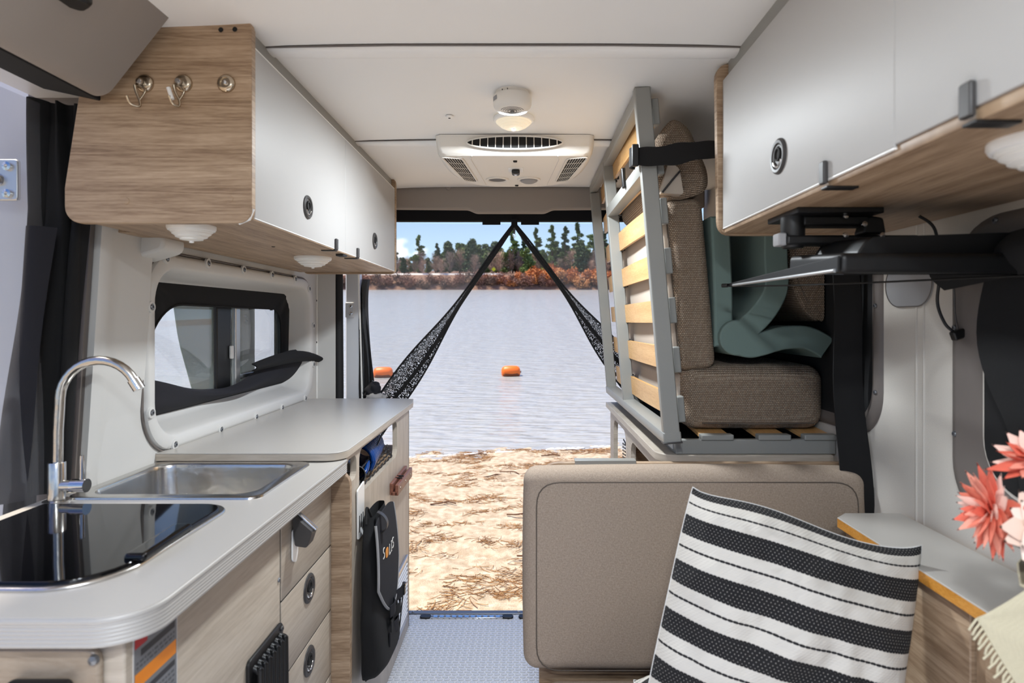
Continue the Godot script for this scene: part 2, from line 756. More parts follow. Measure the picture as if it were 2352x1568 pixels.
	M.linen.normal_enabled = true
	M.linen.normal_texture = fine_n
	M.linen.normal_scale = 0.6
	M.linen_seam = plain(c8(96, 86, 77), 0.95)
	var tweed := PackedByteArray()
	tweed.resize(128 * 128)
	for y in 128:
		for x in 128:
			# basket weave: raised knots on a darker ground
			var u := fposmod(x / 8.0 + (0.5 if int(y / 8.0) % 2 == 1 else 0.0), 1.0) - 0.5
			var v := fposmod(y / 8.0, 1.0) - 0.5
			var k := clampf(1.45 - sqrt(u * u * 5.0 + v * v * 8.0) * 1.2, 0.0, 1.0)
			tweed[y * 128 + x] = int(k * 255)
	var tweed_t := ramp_texture(128, func(i: int, x: int, y: int):
		var k: float = tweed[i] / 255.0
		var j: float = streak_u[(int(x / 8.0) * 7 + int(y / 8.0) * 13) % 256]
		return c8(110, 91, 76).lerp(c8(236, 222, 200).lerp(c8(200, 178, 154), j), k))
	M.tweed = textured(tweed_t, Vector3(12.5, 12.5, 12.5), 0.95)
	M.tweed.normal_enabled = true
	M.tweed.normal_texture = normal_texture(tweed, 128, 5.0)
	M.tweed.normal_scale = 0.9
	var twill := ramp_texture(256, func(i: int, x: int, y: int):
		return c8(158, 145, 132).lerp(c8(216, 205, 192), clampf(0.6 * lin_a[i] / 255.0 + 0.25 * (0.5 + 0.5 * sin((x + y) * 0.785)) + 0.15, 0, 1)))
	M.twill = textured(twill, Vector3(8, 8, 8), 0.95)
	M.foam = bumpy(plain(c8(108, 127, 122), 0.9), fine_n, Vector3(14, 14, 14), 0.6)
	M.foam_dark = bumpy(plain(c8(84, 100, 100), 0.9), fine_n, Vector3(14, 14, 14), 0.6)
	# --- lamps
	M.diffuser_lit = glowing(plain(c8(236, 228, 210), 0.5), Color(1.0, 0.93, 0.80), 0.13)
	M.diffuser_off = plain(c8(238, 237, 232), 0.35)
	# --- glass and net
	M.glass = plain(Color(0.92, 0.97, 0.95, 0.12), 0.02)
	M.glass.transparency = BaseMaterial3D.TRANSPARENCY_ALPHA
	M.green_glass = plain(Color(0.07, 0.27, 0.20, 0.94), 0.3)
	M.green_glass.transparency = BaseMaterial3D.TRANSPARENCY_ALPHA
	M.net = plain(Color(0.62, 0.63, 0.65, 0.17), 1.0)
	M.net.transparency = BaseMaterial3D.TRANSPARENCY_ALPHA
	M.screen_net = plain(Color(0.55, 0.55, 0.57, 0.25), 1.0)
	M.screen_net.transparency = BaseMaterial3D.TRANSPARENCY_ALPHA
	var lace := Image.create(128, 128, false, Image.FORMAT_RGBA8)
	lace.fill(Color(0.05, 0.05, 0.055, 1.0))
	for k in 900:
		# small irregular holes of the bunched netting
		lace.fill_rect(Rect2i(r.randi_range(0, 125), r.randi_range(0, 125), r.randi_range(1, 3), r.randi_range(1, 3)), Color(0.05, 0.05, 0.055, 0.0))
	M.lace = plain(Color.WHITE, 0.9)
	M.lace.albedo_texture = ImageTexture.create_from_image(lace)
	M.lace.transparency = BaseMaterial3D.TRANSPARENCY_ALPHA_SCISSOR
	M.lace.alpha_scissor_threshold = 0.5
	M.lace.uv1_scale = Vector3(0.8, 9.0, 1.0)
	# --- colours
	M.orange = plain(c8(240, 112, 20), 0.45)
	M.logo_orange = plain(c8(232, 150, 60), 0.6)
	M.logo_white = plain(c8(222, 220, 216), 0.6)
	M.hose_blue = plain(c8(14, 58, 122), 0.18)
	M.pot_black = plain(c8(40, 38, 38), 0.25)


# ------------------------------------------------------------------ the van's shell
func build_shell() -> void:
	# floor with raised anti-slip studs
	var fl := structure("floor", "grey studded rubber floor of the van")
	bx(fl, "floor_sheet", M.floor, Vector3(-1.06, -0.05, -2.745), Vector3(0.92, 0.0, 1.7), 0.001)
	bx(fl, "sill_strip", M.dark_aluminium, Vector3(-0.9, -0.03, -2.775), Vector3(0.86, 0.006, -2.745), 0.002)
	for x in [-0.51, -0.03, 0.42]:
		part(fl, "sill_screw", screw_mesh(0.006), M.chrome, Vector3(x, 0.006, -2.76))
	bx(fl, "underbody", M.rubber, Vector3(-1.06, -0.3, -2.74), Vector3(0.92, -0.055, 1.7))
	var mm := MultiMesh.new()
	mm.transform_format = MultiMesh.TRANSFORM_3D
	mm.mesh = prism(rounded_rect(0.0205, 0.0125, 0.0045, 3), 0.0026, 0.0008)
	var spots := []
	var row := 0
	var z := -2.735
	while z < -1.75:
		var x := -0.56
		while x < 0.14:
			spots.append(Vector3(x + (0.008 if row % 2 == 1 else 0.0), 0.0013, z))
			x += 0.0262
		z += 0.0168
		row += 1
	mm.instance_count = spots.size()
	for i in spots.size():
		mm.set_instance_transform(i, Transform3D(Basis(Vector3.RIGHT, PI / 2), spots[i]))
	var pills := MultiMeshInstance3D.new()
	pills.name = "floor_studs"
	pills.multimesh = mm
	pills.material_override = M.floor_pill
	pills.set_meta("kind", "stuff")
	fl.add_child(pills)
	# chrome tread strips at the sill
	for k in 2:
		var x0: float = [-0.427, 0.012][k]
		var t := thing("tread_strip", ["chrome tread strip with black end caps at the rear sill beside the kitchen panel", "second chrome tread strip at the rear sill half hidden by the seat cushion"][k], "tread strip", Vector3(x0, 0.001, -2.715), "tread strips on the rear sill")
		part(t, "plate", prism(rounded_rect(0.33, 0.022, 0.002, 2), 0.006, 0.0015), M.chrome, Vector3(0.165, 0.004, 0), Vector3(-PI / 2, 0, 0))
		for s in 2:
			part(t, "end_cap", prism(rounded_rect(0.05, 0.03, 0.012, 5), 0.009, 0.002), M.black_plastic, Vector3([-0.018, 0.348][s], 0.0045, 0), Vector3(-PI / 2, 0, 0))
		for i in 12:
			part(t, "stud", lathe([Vector2(0.0055, 0), Vector2(0.005, 0.0015), Vector2(0, 0.002)], 10), M.dark_aluminium, Vector3(0.012 + i * 0.0278, 0.007, 0))

	# ceiling: three panels, moulded ribs at the joints
	var ce := structure("ceiling", "white fabric-covered ceiling panels of the van")
	var edges := [2.1, 0.66, 0.0]
	var za := [0.8, -0.66, -1.375, -2.095]
	var zb := [-0.655, -1.37, -2.09, -2.84]
	for i in 4:
		part(ce, "panel", surf(16, 2, func(u: float, v: float):
			var x := lerpf(-1.0, 0.86, u)
			return Vector3(x, 1.953 - 0.020 * pow((x + 0.04) / 0.55, 4.0) * 0.35 if absf(x + 0.04) < 0.62 else 1.942 - 0.004, lerpf(za[i], zb[i], v)), 0.012), M.ceiling)
	for i in range(1, 4):
		var rib_z: float = za[i] - 0.001
		part(ce, "rib", surf(24, 8, func(u: float, v: float):
			var x := lerpf(-0.60, 0.55, u)
			var a := PI * v
			var drop := 0.014 * pow(sin(a), 0.7) * (1.0 - pow(absf(u * 2.0 - 1.0), 8.0) * 0.5)
			return Vector3(x, 1.9450 - drop - 0.004 * pow((x + 0.04) / 0.6, 2.0), rib_z - 0.048 * (1.0 - cos(a)) * 0.5)), M.ceiling_rib)
		part(ce, "seam", tube([Vector3(-0.60, 1.940, rib_z + 0.002), Vector3(-0.3, 1.945, rib_z + 0.002), Vector3(0.2, 1.945, rib_z + 0.002), Vector3(0.55, 1.940, rib_z + 0.002)], 0.0025, 6), M.pillar_grey)
	bx(ce, "roof_skin", M.body_paint, Vector3(-1.12, 2.0, -2.98), Vector3(0.96, 2.03, 0.85), 0.01)

	# left wall: pale moulded column beside the sliding door, panel with the window opening
	var wl := structure("wall_left", "pale grey moulded left wall of the van")
	var hole := moved(rounded_rect(1.235, 0.52, 0.11, 8), Vector2(2.225, 1.235))
	holed_panel(wl, "wall_panel", M.wall, PackedVector2Array([Vector2(1.43, -0.02), Vector2(2.94, -0.02), Vector2(2.94, 2.0), Vector2(1.43, 2.0)]), [hole], 0.03, Transform3D(Basis(Vector3(0, 0, -1), Vector3.UP, Vector3(1, 0, 0)), Vector3(-1.005, 0, 0)))
	# column with a rolled edge towards the door
	part(wl, "column", surf(10, 14, func(u: float, v: float):
		var y := lerpf(0.0, 1.97, v)
		var lean := -0.982 - 0.045 * clampf((1.6 - y) / 0.7, 0.0, 1.0)
		var d := lerpf(1.40, 1.60, u)
		var inw := 0.010 * exp(-pow((u - 0.1) / 0.12, 2.0))
		return Vector3(lean + inw, y, -d), 0.02), M.wall)
	part(wl, "column_return", surf(2, 10, func(u: float, v: float):
		var y := lerpf(0.0, 1.97, v)
		var lean := -1.0 - 0.045 * clampf((1.6 - y) / 0.7, 0.0, 1.0)
		return Vector3(lerpf(lean + 0.016, -1.13, u), y, -1.392), 0.014), M.pillar_grey)  # dark grey puts the shaded side of the pale column into the colour
	# bracket boss where the cabinet meets the column
	part(wl, "boss", prism(smooth_poly([Vector2(0, 0), Vector2(0.10, 0.03), Vector2(0.10, 0.07), Vector2(0, 0.07)], 0.02), 0.10, 0.008), M.white_plastic, Vector3(-1.02, 1.475, -1.60), Vector3(0, 0, 0))
	bx(wl, "outer_skin", M.body_paint, Vector3(-1.13, 0.0, -2.95), Vector3(-1.10, 0.95, -1.40), 0.01)
	bx(wl, "outer_skin", M.body_paint, Vector3(-1.13, 1.53, -2.95), Vector3(-1.10, 2.03, -1.40), 0.01)
	# over-door part of the wall and the cab side
	bx(wl, "door_header", M.body_paint, Vector3(-1.12, 1.83, -1.40), Vector3(-1.0, 2.03, 0.35), 0.01)
	bx(wl, "cab_side", M.wall, Vector3(-1.08, -0.02, 0.35), Vector3(-1.0, 0.85, 1.7), 0.01)
	bx(wl, "cab_pillar", M.wall, Vector3(-1.08, 0.8, 0.35), Vector3(-1.0, 2.0, 0.5), 0.01)

	# right wall: fabric-covered
	var wr := structure("wall_right", "beige fabric covered right wall of the van")
	bx(wr, "wall_panel", M.wall_fabric, Vector3(0.86, -0.02, -2.95), Vector3(0.92, 2.0, 0.35), 0.004)
	bx(wr, "cab_side", M.wall_fabric, Vector3(0.86, -0.02, 0.35), Vector3(0.92, 0.85, 1.7), 0.004)
	for px in [-1.34, -1.315]:
		part(wr, "wall_ridge", tube([Vector3(0.860, 0.8, px), Vector3(0.860, 1.6, px)], 0.003, 6), M.wall_fabric)
	# cab: dash wall with the windscreen opening above it
	var wf := structure("wall_front", "low front wall of the cab under the windscreen opening")
	bx(wf, "dash", M.dark_plastic, Vector3(-1.08, -0.02, 1.64), Vector3(0.92, 0.9, 1.7), 0.01)
	bx(wf, "screen_header", M.taupe, Vector3(-1.08, 1.90, 0.80), Vector3(0.92, 2.03, 0.86), 0.01)

	# sloping taupe soffit above the sliding door
	var sf := structure("trim_1", "taupe plastic soffit sloping above the sliding door")
	part(sf, "soffit", prism(smooth_poly([Vector2(-0.70, 1.96), Vector2(-0.716, 1.937), Vector2(-0.838, 1.782), Vector2(-0.862, 1.774), Vector2(-1.0, 1.83), Vector2(-1.0, 1.96)], 0.02, 4), 1.6, 0.004), M.taupe, Vector3(0, 0, -0.432))
	# black grip recess on it
	part(sf, "grip", prism(rounded_rect(0.12, 0.05, 0.015), 0.02, 0.005), M.black_plastic, Vector3(-0.785, 1.868, -1.0), Vector3(PI / 2 - 0.0, 0, -0.9))

	# rear trims
	var hd := structure("trim_2", "taupe plastic header trim over the rear doors")
	var hp := [Vector2(-0.98, 1.965), Vector2(-0.98, 1.852), Vector2(-0.27, 1.846), Vector2(-0.232, 1.829), Vector2(0.09, 1.829), Vector2(0.128, 1.846), Vector2(0.84, 1.852), Vector2(0.84, 1.965)]
	part(hd, "header", prism(smooth_poly(hp, 0.012, 4), 0.05, 0.008), M.taupe, Vector3(0, 0, -2.875))
	part(hd, "header_clip", lathe([Vector2(0.012, 0), Vector2(0.011, 0.004), Vector2(0, 0.005)], 12), M.taupe, Vector3(-0.36, 1.945, -2.849), Vector3(PI / 2, 0, 0))
	bx(hd, "header_gap_shade", M.void_black, Vector3(-0.98, 1.945, -2.90), Vector3(0.84, 1.99, -2.86))  # black box stands in for the shaded gap above the header


func build_rear_opening() -> void:
	# wall end panel, black seal, painted metal jamb
	var jl := structure("trim_3", "rear door jamb beside the window wall: pale panel, black seal and silver painted post")
	bx(jl, "end_panel", M.wall, Vector3(-1.06, -0.02, -2.97), Vector3(-0.918, 1.97, -2.94), 0.006)
	part(jl, "edge_strip", box_mesh(Vector3(0.012, 1.6, 0.012), 0.003), M.white_gloss, Vector3(-1.006, 1.15, -2.935))
	for y in [1.42, 1.22]:
		part(jl, "edge_screw", screw_mesh(0.005), M.dark_plastic, Vector3(-1.006, y, -2.929), Vector3(PI / 2, 0, 0))
	part(jl, "door_seal", tube([Vector3(-0.906, 0.0, -2.965), Vector3(-0.906, 1.0, -2.965), Vector3(-0.912, 1.9, -2.965)], 0.021, 10), M.rubber)
	part(jl, "jamb_post", prism(smooth_poly([Vector2(-0.885, 0.0), Vector2(-0.785, 0.0), Vector2(-0.80, 0.95), Vector2(-0.815, 1.5), Vector2(-0.82, 1.95), Vector2(-0.885, 1.95)], 0.02), 0.05, 0.006), M.body_paint, Vector3(0, 0, -3.02))
	part(jl, "jamb_bead", tube([Vector3(-0.79, 0.4, -2.992), Vector3(-0.802, 0.95, -2.992), Vector3(-0.817, 1.5, -2.992), Vector3(-0.822, 1.9, -2.992)], 0.005, 6), M.white_gloss)
	var hp := part(jl, "hinge_plate", prism(rounded_rect(0.044, 0.075, 0.006), 0.012, 0.003), M.body_paint, Vector3(-0.862, 1.376, -2.992))
	for y in [0.018, -0.018]:
		part(hp, "bolt", lathe([Vector2(0.009, 0), Vector2(0.009, 0.005), Vector2(0.005, 0.006), Vector2(0.004, 0.003), Vector2(0, 0.003)], 12), M.chrome, Vector3(0.006, y, 0.006), Vector3(PI / 2, 0, 0))
	var jr := structure("trim_4", "rear door jamb behind the upright bed frame: silver painted post")
	part(jr, "jamb_post", box_mesh(Vector3(0.10, 1.97, 0.05), 0.01), M.body_paint, Vector3(0.80, 0.98, -3.0))
	# black gasket under the header
	var g := structure("trim_5", "black fabric gasket under the rear header")
	bx(g, "gasket", M.black_cloth, Vector3(-0.90, 1.806, -2.99), Vector3(0.80, 1.90, -2.95), 0.008)
	for k in 2:
		var t := thing("gasket_tab", ["black fabric tab under the rear header, beside the cloud", "black fabric tab under the rear header, nearer the bed frame"][k], "tab", Vector3([-0.165, 0.022][k], 1.805, -2.955), "tabs under the rear header")
		part(t, "tab", box_mesh(Vector3(0.088, 0.03, 0.006), 0.002), M.black_cloth, Vector3(0, -0.002, 0))
		part(t, "hem", box_mesh(Vector3(0.086, 0.003, 0.009), 0.001), M.dark_plastic, Vector3(0, 0.004, 0))

	# insect screen, both halves zipped apart and drawn to the sides
	var apex := Vector3(-0.054, 1.792, -2.96)
	var foot := [Vector3(-0.665, 0.93, -3.02), Vector3(0.37, 1.235, -3.02)]
	var outer := [Vector3(-0.80, 0.62, -3.03), Vector3(0.80, 0.62, -3.03)]
	for k in 2:
		var f: Vector3 = foot[k]
		var s := -1.0 if k == 0 else 1.0
		var low := apex + (f - apex) * (1.42 if k == 0 else 1.9)
		var t := thing("insect_screen", ["half of black rear insect screen drawn towards the kitchen wall", "half of black rear insect screen drawn towards the bed frame"][k], "insect screen", Vector3.ZERO, "rear insect screen halves")
		part(t, "net", surf(10, 10, func(u: float, v: float):
			var a := apex.lerp(low, v)
			var b := Vector3(-0.80 * -s if false else s * 0.80, lerpf(1.80, low.y, v), lerpf(-2.965, -3.03, v))
			var p := a.lerp(b, u)
			p.z += 0.006 * sin(u * 11.0 + v * 5.0)
			return p), M.net)
		var along := (low - apex).normalized()
		var side := along.cross(Vector3(0, 0, 1)).normalized() * s
		var wid := func(v: float) -> float:
			return 0.004 + 0.064 * smoothstep(0.1, 0.8, v) + 0.006 * sin(v * 14.0)
		part(t, "gathered_net", surf(14, 60, func(u: float, v: float):
			var w: float = wid.call(v)
			var c := apex.lerp(low, v)
			return c + side * (u - 0.5) * 2.0 * w + Vector3(0, 0, 0.012 * sin(u * 9.0 + v * 6.0) * smoothstep(0.0, 0.4, v))), M.lace)
		for e in 3:
			var q := []
			for i in 41:
				var v := i / 40.0
				var w: float = wid.call(v)
				var o: float = [-1.0, 1.0, 0.25 + 0.35 * sin(v * 5.0 + k)][e]
				q.append(apex.lerp(low, v) + side * o * w + Vector3(0, 0, 0.012))
			part(t, "binding", tube(q, [0.0045, 0.0045, 0.010][e], 6), M.black_cloth)
	var zp := thing("zip_slider", "black zip slider with ring pull hanging at top of insect screen", "zip slider", apex + Vector3(0, 0.0, 0.012))
	part(zp, "knot", soft_box(Vector3(0.03, 0.045, 0.02), 0.009, Vector3.ZERO, 4), M.black_cloth, Vector3(0, 0.006, 0))
	part(zp, "slider", prism(smooth_poly([Vector2(-0.006, 0), Vector2(0.006, 0), Vector2(0.004, -0.03), Vector2(-0.004, -0.03)], 0.002), 0.005, 0.001), M.black_plastic, Vector3(0, -0.02, 0.004))
	var ring := []
	for i in 16:
		ring.append(Vector3(cos(TAU * i / 16) * 0.007, sin(TAU * i / 16) * 0.008, 0))
	part(zp, "ring_pull", tube(ring, 0.0016, 6, true), M.chrome, Vector3(0, -0.058, 0.004))
	# gathered black drape hanging on the jamb
	var dr := thing("gathered_drape", "narrow black drape gathered on the rear door jamb", "curtain", Vector3(-0.80, 0.0, -3.02))
	part(dr, "cloth", surf(16, 40, func(u: float, v: float):
		var y := lerpf(0.75, 1.53, v)
		var w := 0.05 + 0.018 * sin(v * 5.0) + 0.01 * (1 - v)
		return Vector3((u - 0.35) * w + 0.025 * (1.0 - v) - 0.012 * sin(v * 3.0), y, 0.02 + 0.012 * sin(u * 16.0 + sin(v * 9.0)) - 0.05 * pow(v, 12.0)), 0.003), M.black_cloth)
	var rp := []
	for i in 16:
		rp.append(Vector3(cos(TAU * i / 16) * 0.011, sin(TAU * i / 16) * 0.004, 0))
	part(dr, "pull_ring", tube(rp, 0.0016, 6, true), M.dark_aluminium, Vector3(0.052, 1.022, 0.03), Vector3(0, 0, -0.8))
	var bn := thing("grey_cloth_bundle", "crumpled grey and black cloth bundle at the end of the rear counter", "cloth", Vector3(-0.735, 0.93, -2.99))
	part(bn, "fold", blob(Vector3(0.04, 0.045, 0.035), 31, 0.28), M.navy_cloth, Vector3(-0.01, 0.045, 0))
	part(bn, "fold", blob(Vector3(0.05, 0.022, 0.035), 32, 0.25), M.piping_grey, Vector3(0.005, 0.02, 0.02))
	part(bn, "fold", blob(Vector3(0.05, 0.02, 0.03), 33, 0.25), M.dark_plastic, Vector3(-0.015, -0.005, 0.02))


func blob(r: Vector3, seed_: int, rough := 0.2, nu := 20, nv := 12) -> ArrayMesh:
	var n := FastNoiseLite.new()
	n.seed = seed_
	n.frequency = 0.9
	return surf(nu, nv, func(u: float, v: float):
		var a: float = TAU * u
		var b: float = PI * (v - 0.5)
		var d := Vector3(cos(a) * cos(b), sin(b), sin(a) * cos(b))
		var k := 1.0 + rough * n.get_noise_3d(d.x * 1.6, d.y * 1.6, d.z * 1.6) * 2.0
		return Vector3(d.x * r.x, d.y * r.y, d.z * r.z) * k)


# ------------------------------------------------------------------ moulded window on the left wall
func build_left_window() -> void:
	var w := structure("window_1", "window in a deep pale grey moulded frame with screws above the counter")
	var ring := func(dx: float, inset: float, rad: float, x: float) -> Array:
		var p := moved(rounded_rect(1.262 - inset * 2.0, 0.553 - inset * 2.0, rad, 10), Vector2(2.228, 1.236))
		var o := []
		for q in p:
			o.append(Vector3(x, q.y, -q.x))
		return o
	# trim flange, rolled lip, sloping reveal down to the window plane
	part(w, "window_frame", frame_loft([
		ring.call(0, 0.0, 0.13, -1.006), ring.call(0, 0.004, 0.127, -0.994), ring.call(0, 0.014, 0.12, -0.990),
		ring.call(0, 0.034, 0.11, -0.992), ring.call(0, 0.044, 0.10, -1.000), ring.call(0, 0.052, 0.09, -1.022),
		ring.call(0, 0.066, 0.08, -1.075), ring.call(0, 0.080, 0.07, -1.092), ring.call(0, 0.10, 0.06, -1.098)]), M.white_plastic)
	part(w, "gasket", tube(ring.call(0, -0.003, 0.132, -1.003), 0.0038, 6, true), M.pillar_grey)  # grey tube paints the shaded groove round the frame
	for s in [[1.68, 1.496], [1.90, 1.503], [2.14, 1.503], [2.38, 1.503], [2.62, 1.503], [2.79, 1.47], [1.612, 1.36], [1.612, 1.08], [2.845, 1.30], [2.845, 1.12], [1.72, 0.974], [1.98, 0.97], [2.24, 0.97], [2.48, 0.97], [2.74, 0.975]]:
		var b := part(w, "screw_boss", lathe([Vector2(0.016, 0), Vector2(0.015, 0.006), Vector2(0.010, 0.007), Vector2(0.009, 0.004), Vector2(0, 0.004)], 14), M.white_plastic, Vector3(-0.993, s[1], -s[0]), Vector3(0, 0, -PI / 2))
		part(b, "screw", screw_mesh(0.007), M.dark_aluminium, Vector3(0, 0.0042, 0))
	# glazing: outer frame, fixed pane, sliding sash
	var gx := -1.125
	var rr := func(inset: float, rad: float, x: float) -> Array:
		var p := moved(rounded_rect(1.10 - inset * 2.0, 0.42 - inset * 2.0, rad, 8), Vector2(2.25, 1.255))
		var o := []
		for q in p:
			o.append(Vector3(x, q.y, -q.x))
		return o
	part(w, "glazing_frame", frame_loft([rr.call(-0.01, 0.06, -1.098), rr.call(0.012, 0.06, -1.100), rr.call(0.03, 0.05, -1.112), rr.call(0.036, 0.05, -1.14), rr.call(-0.01, 0.06, -1.14)]), M.black_plastic)
	bx(w, "pane", M.glass, Vector3(gx - 0.003, 1.06, -2.30), Vector3(gx + 0.001, 1.45, -1.73), 0.0005)
	bx(w, "pane", M.glass, Vector3(gx + 0.010, 1.06, -2.76), Vector3(gx + 0.014, 1.45, -2.30), 0.0005)
	bx(w, "sash_bar", M.black_plastic, Vector3(gx - 0.005, 1.05, -2.315), Vector3(gx + 0.012, 1.46, -2.20), 0.004)
	bx(w, "sash_bar", M.aluminium, Vector3(gx + 0.004, 1.05, -2.36), Vector3(gx + 0.022, 1.46, -2.322), 0.004)
	bx(w, "sash_rail", M.aluminium, Vector3(gx + 0.004, 1.385, -2.72), Vector3(gx + 0.020, 1.405, -2.34), 0.003)
	bx(w, "sash_rail", M.aluminium, Vector3(gx + 0.004, 1.10, -2.72), Vector3(gx + 0.020, 1.115, -2.34), 0.003)
	for d in [2.44, 2.64]:
		bx(w, "sash_clip", M.black_plastic, Vector3(gx + 0.02, 1.368, -d - 0.008), Vector3(gx + 0.028, 1.388, -d + 0.008), 0.002)
	bx(w, "sash_latch", M.white_gloss, Vector3(gx + 0.012, 1.18, -2.305), Vector3(gx + 0.024, 1.23, -2.285), 0.004)

	# black fabric blind with a rounded opening, its lower flap unzipped and drooping
	var t := thing("window_blind", "black fabric blind in the moulded window, lower flap unzipped and drooping over the sill", "blind", Vector3.ZERO)
	var outer := moved(rounded_rect(1.14, 0.43, 0.06, 12), Vector2(2.24, 1.256))
	var inner := moved(round_corners(0.97, 0.30, [0.02, 0.02, 0.09, 0.19], 12), Vector2(2.235, 1.225))
	var rings := [[], [], [], []]
	var wob := FastNoiseLite.new()
	wob.seed = 8
	wob.frequency = 9.0
	for i in inner.size():
		var a := outer[mini(i, outer.size() - 1)]
		var b := inner[i]
		for k in 4:
			var q := a.lerp(b, [0.0, 0.3, 0.75, 1.0][k])
			rings[k].append(Vector3(-1.096 + [0.0, 0.016, 0.012, 0.004][k] + wob.get_noise_2d(q.x, q.y) * 0.012 * [0, 1, 1, 0.3][k], q.y, -q.x))
	part(t, "surround", frame_loft(rings), M.black_cloth)
	var binding := []
	for q in inner:
		binding.append(Vector3(-1.091, q.y, -q.x))
	part(t, "binding", tube(binding, 0.004, 6, true), M.black_cloth)
	part(t, "lower_flap", surf(44, 18, func(u: float, v: float):
		var d := lerpf(1.655, 2.81, u)
		# top edge dips, then rises into the hanging flap at the far end
		var top := 1.175 - 0.10 * sin(clampf(u / 0.55, 0, 1) * PI * 0.5) + 0.115 * smoothstep(0.45, 0.95, u)
		var y := lerpf(1.05, top, v)
		var x := -1.088 + 0.035 * sin(v * PI) + 0.012 * sin(v * 7.0 + u * 9.0) * v + 0.01 * sin(u * 14.0) * v
		x += 0.025 * smoothstep(0.6, 1.0, u) * v
		return Vector3(x, y, -d), 0.004), M.navy_cloth)
	part(t, "hanging_corner", surf(18, 10, func(u: float, v: float):
		var d := lerpf(2.36, 2.90, u)
		var y := lerpf(1.128, 1.158, u) + lerpf(0.0, 0.028 + 0.02 * sin(u * PI), v) - 0.03 * pow(u, 4.0)
		return Vector3(-1.06 + 0.075 * u + 0.02 * sin(v * PI), y, -d), 0.005), M.black_cloth)
	part(t, "zip_pull", tube([Vector3(-1.05, 1.19, -1.69), Vector3(-1.045, 1.15, -1.70), Vector3(-1.045, 1.12, -1.705)], 0.005, 6), M.black_plastic)


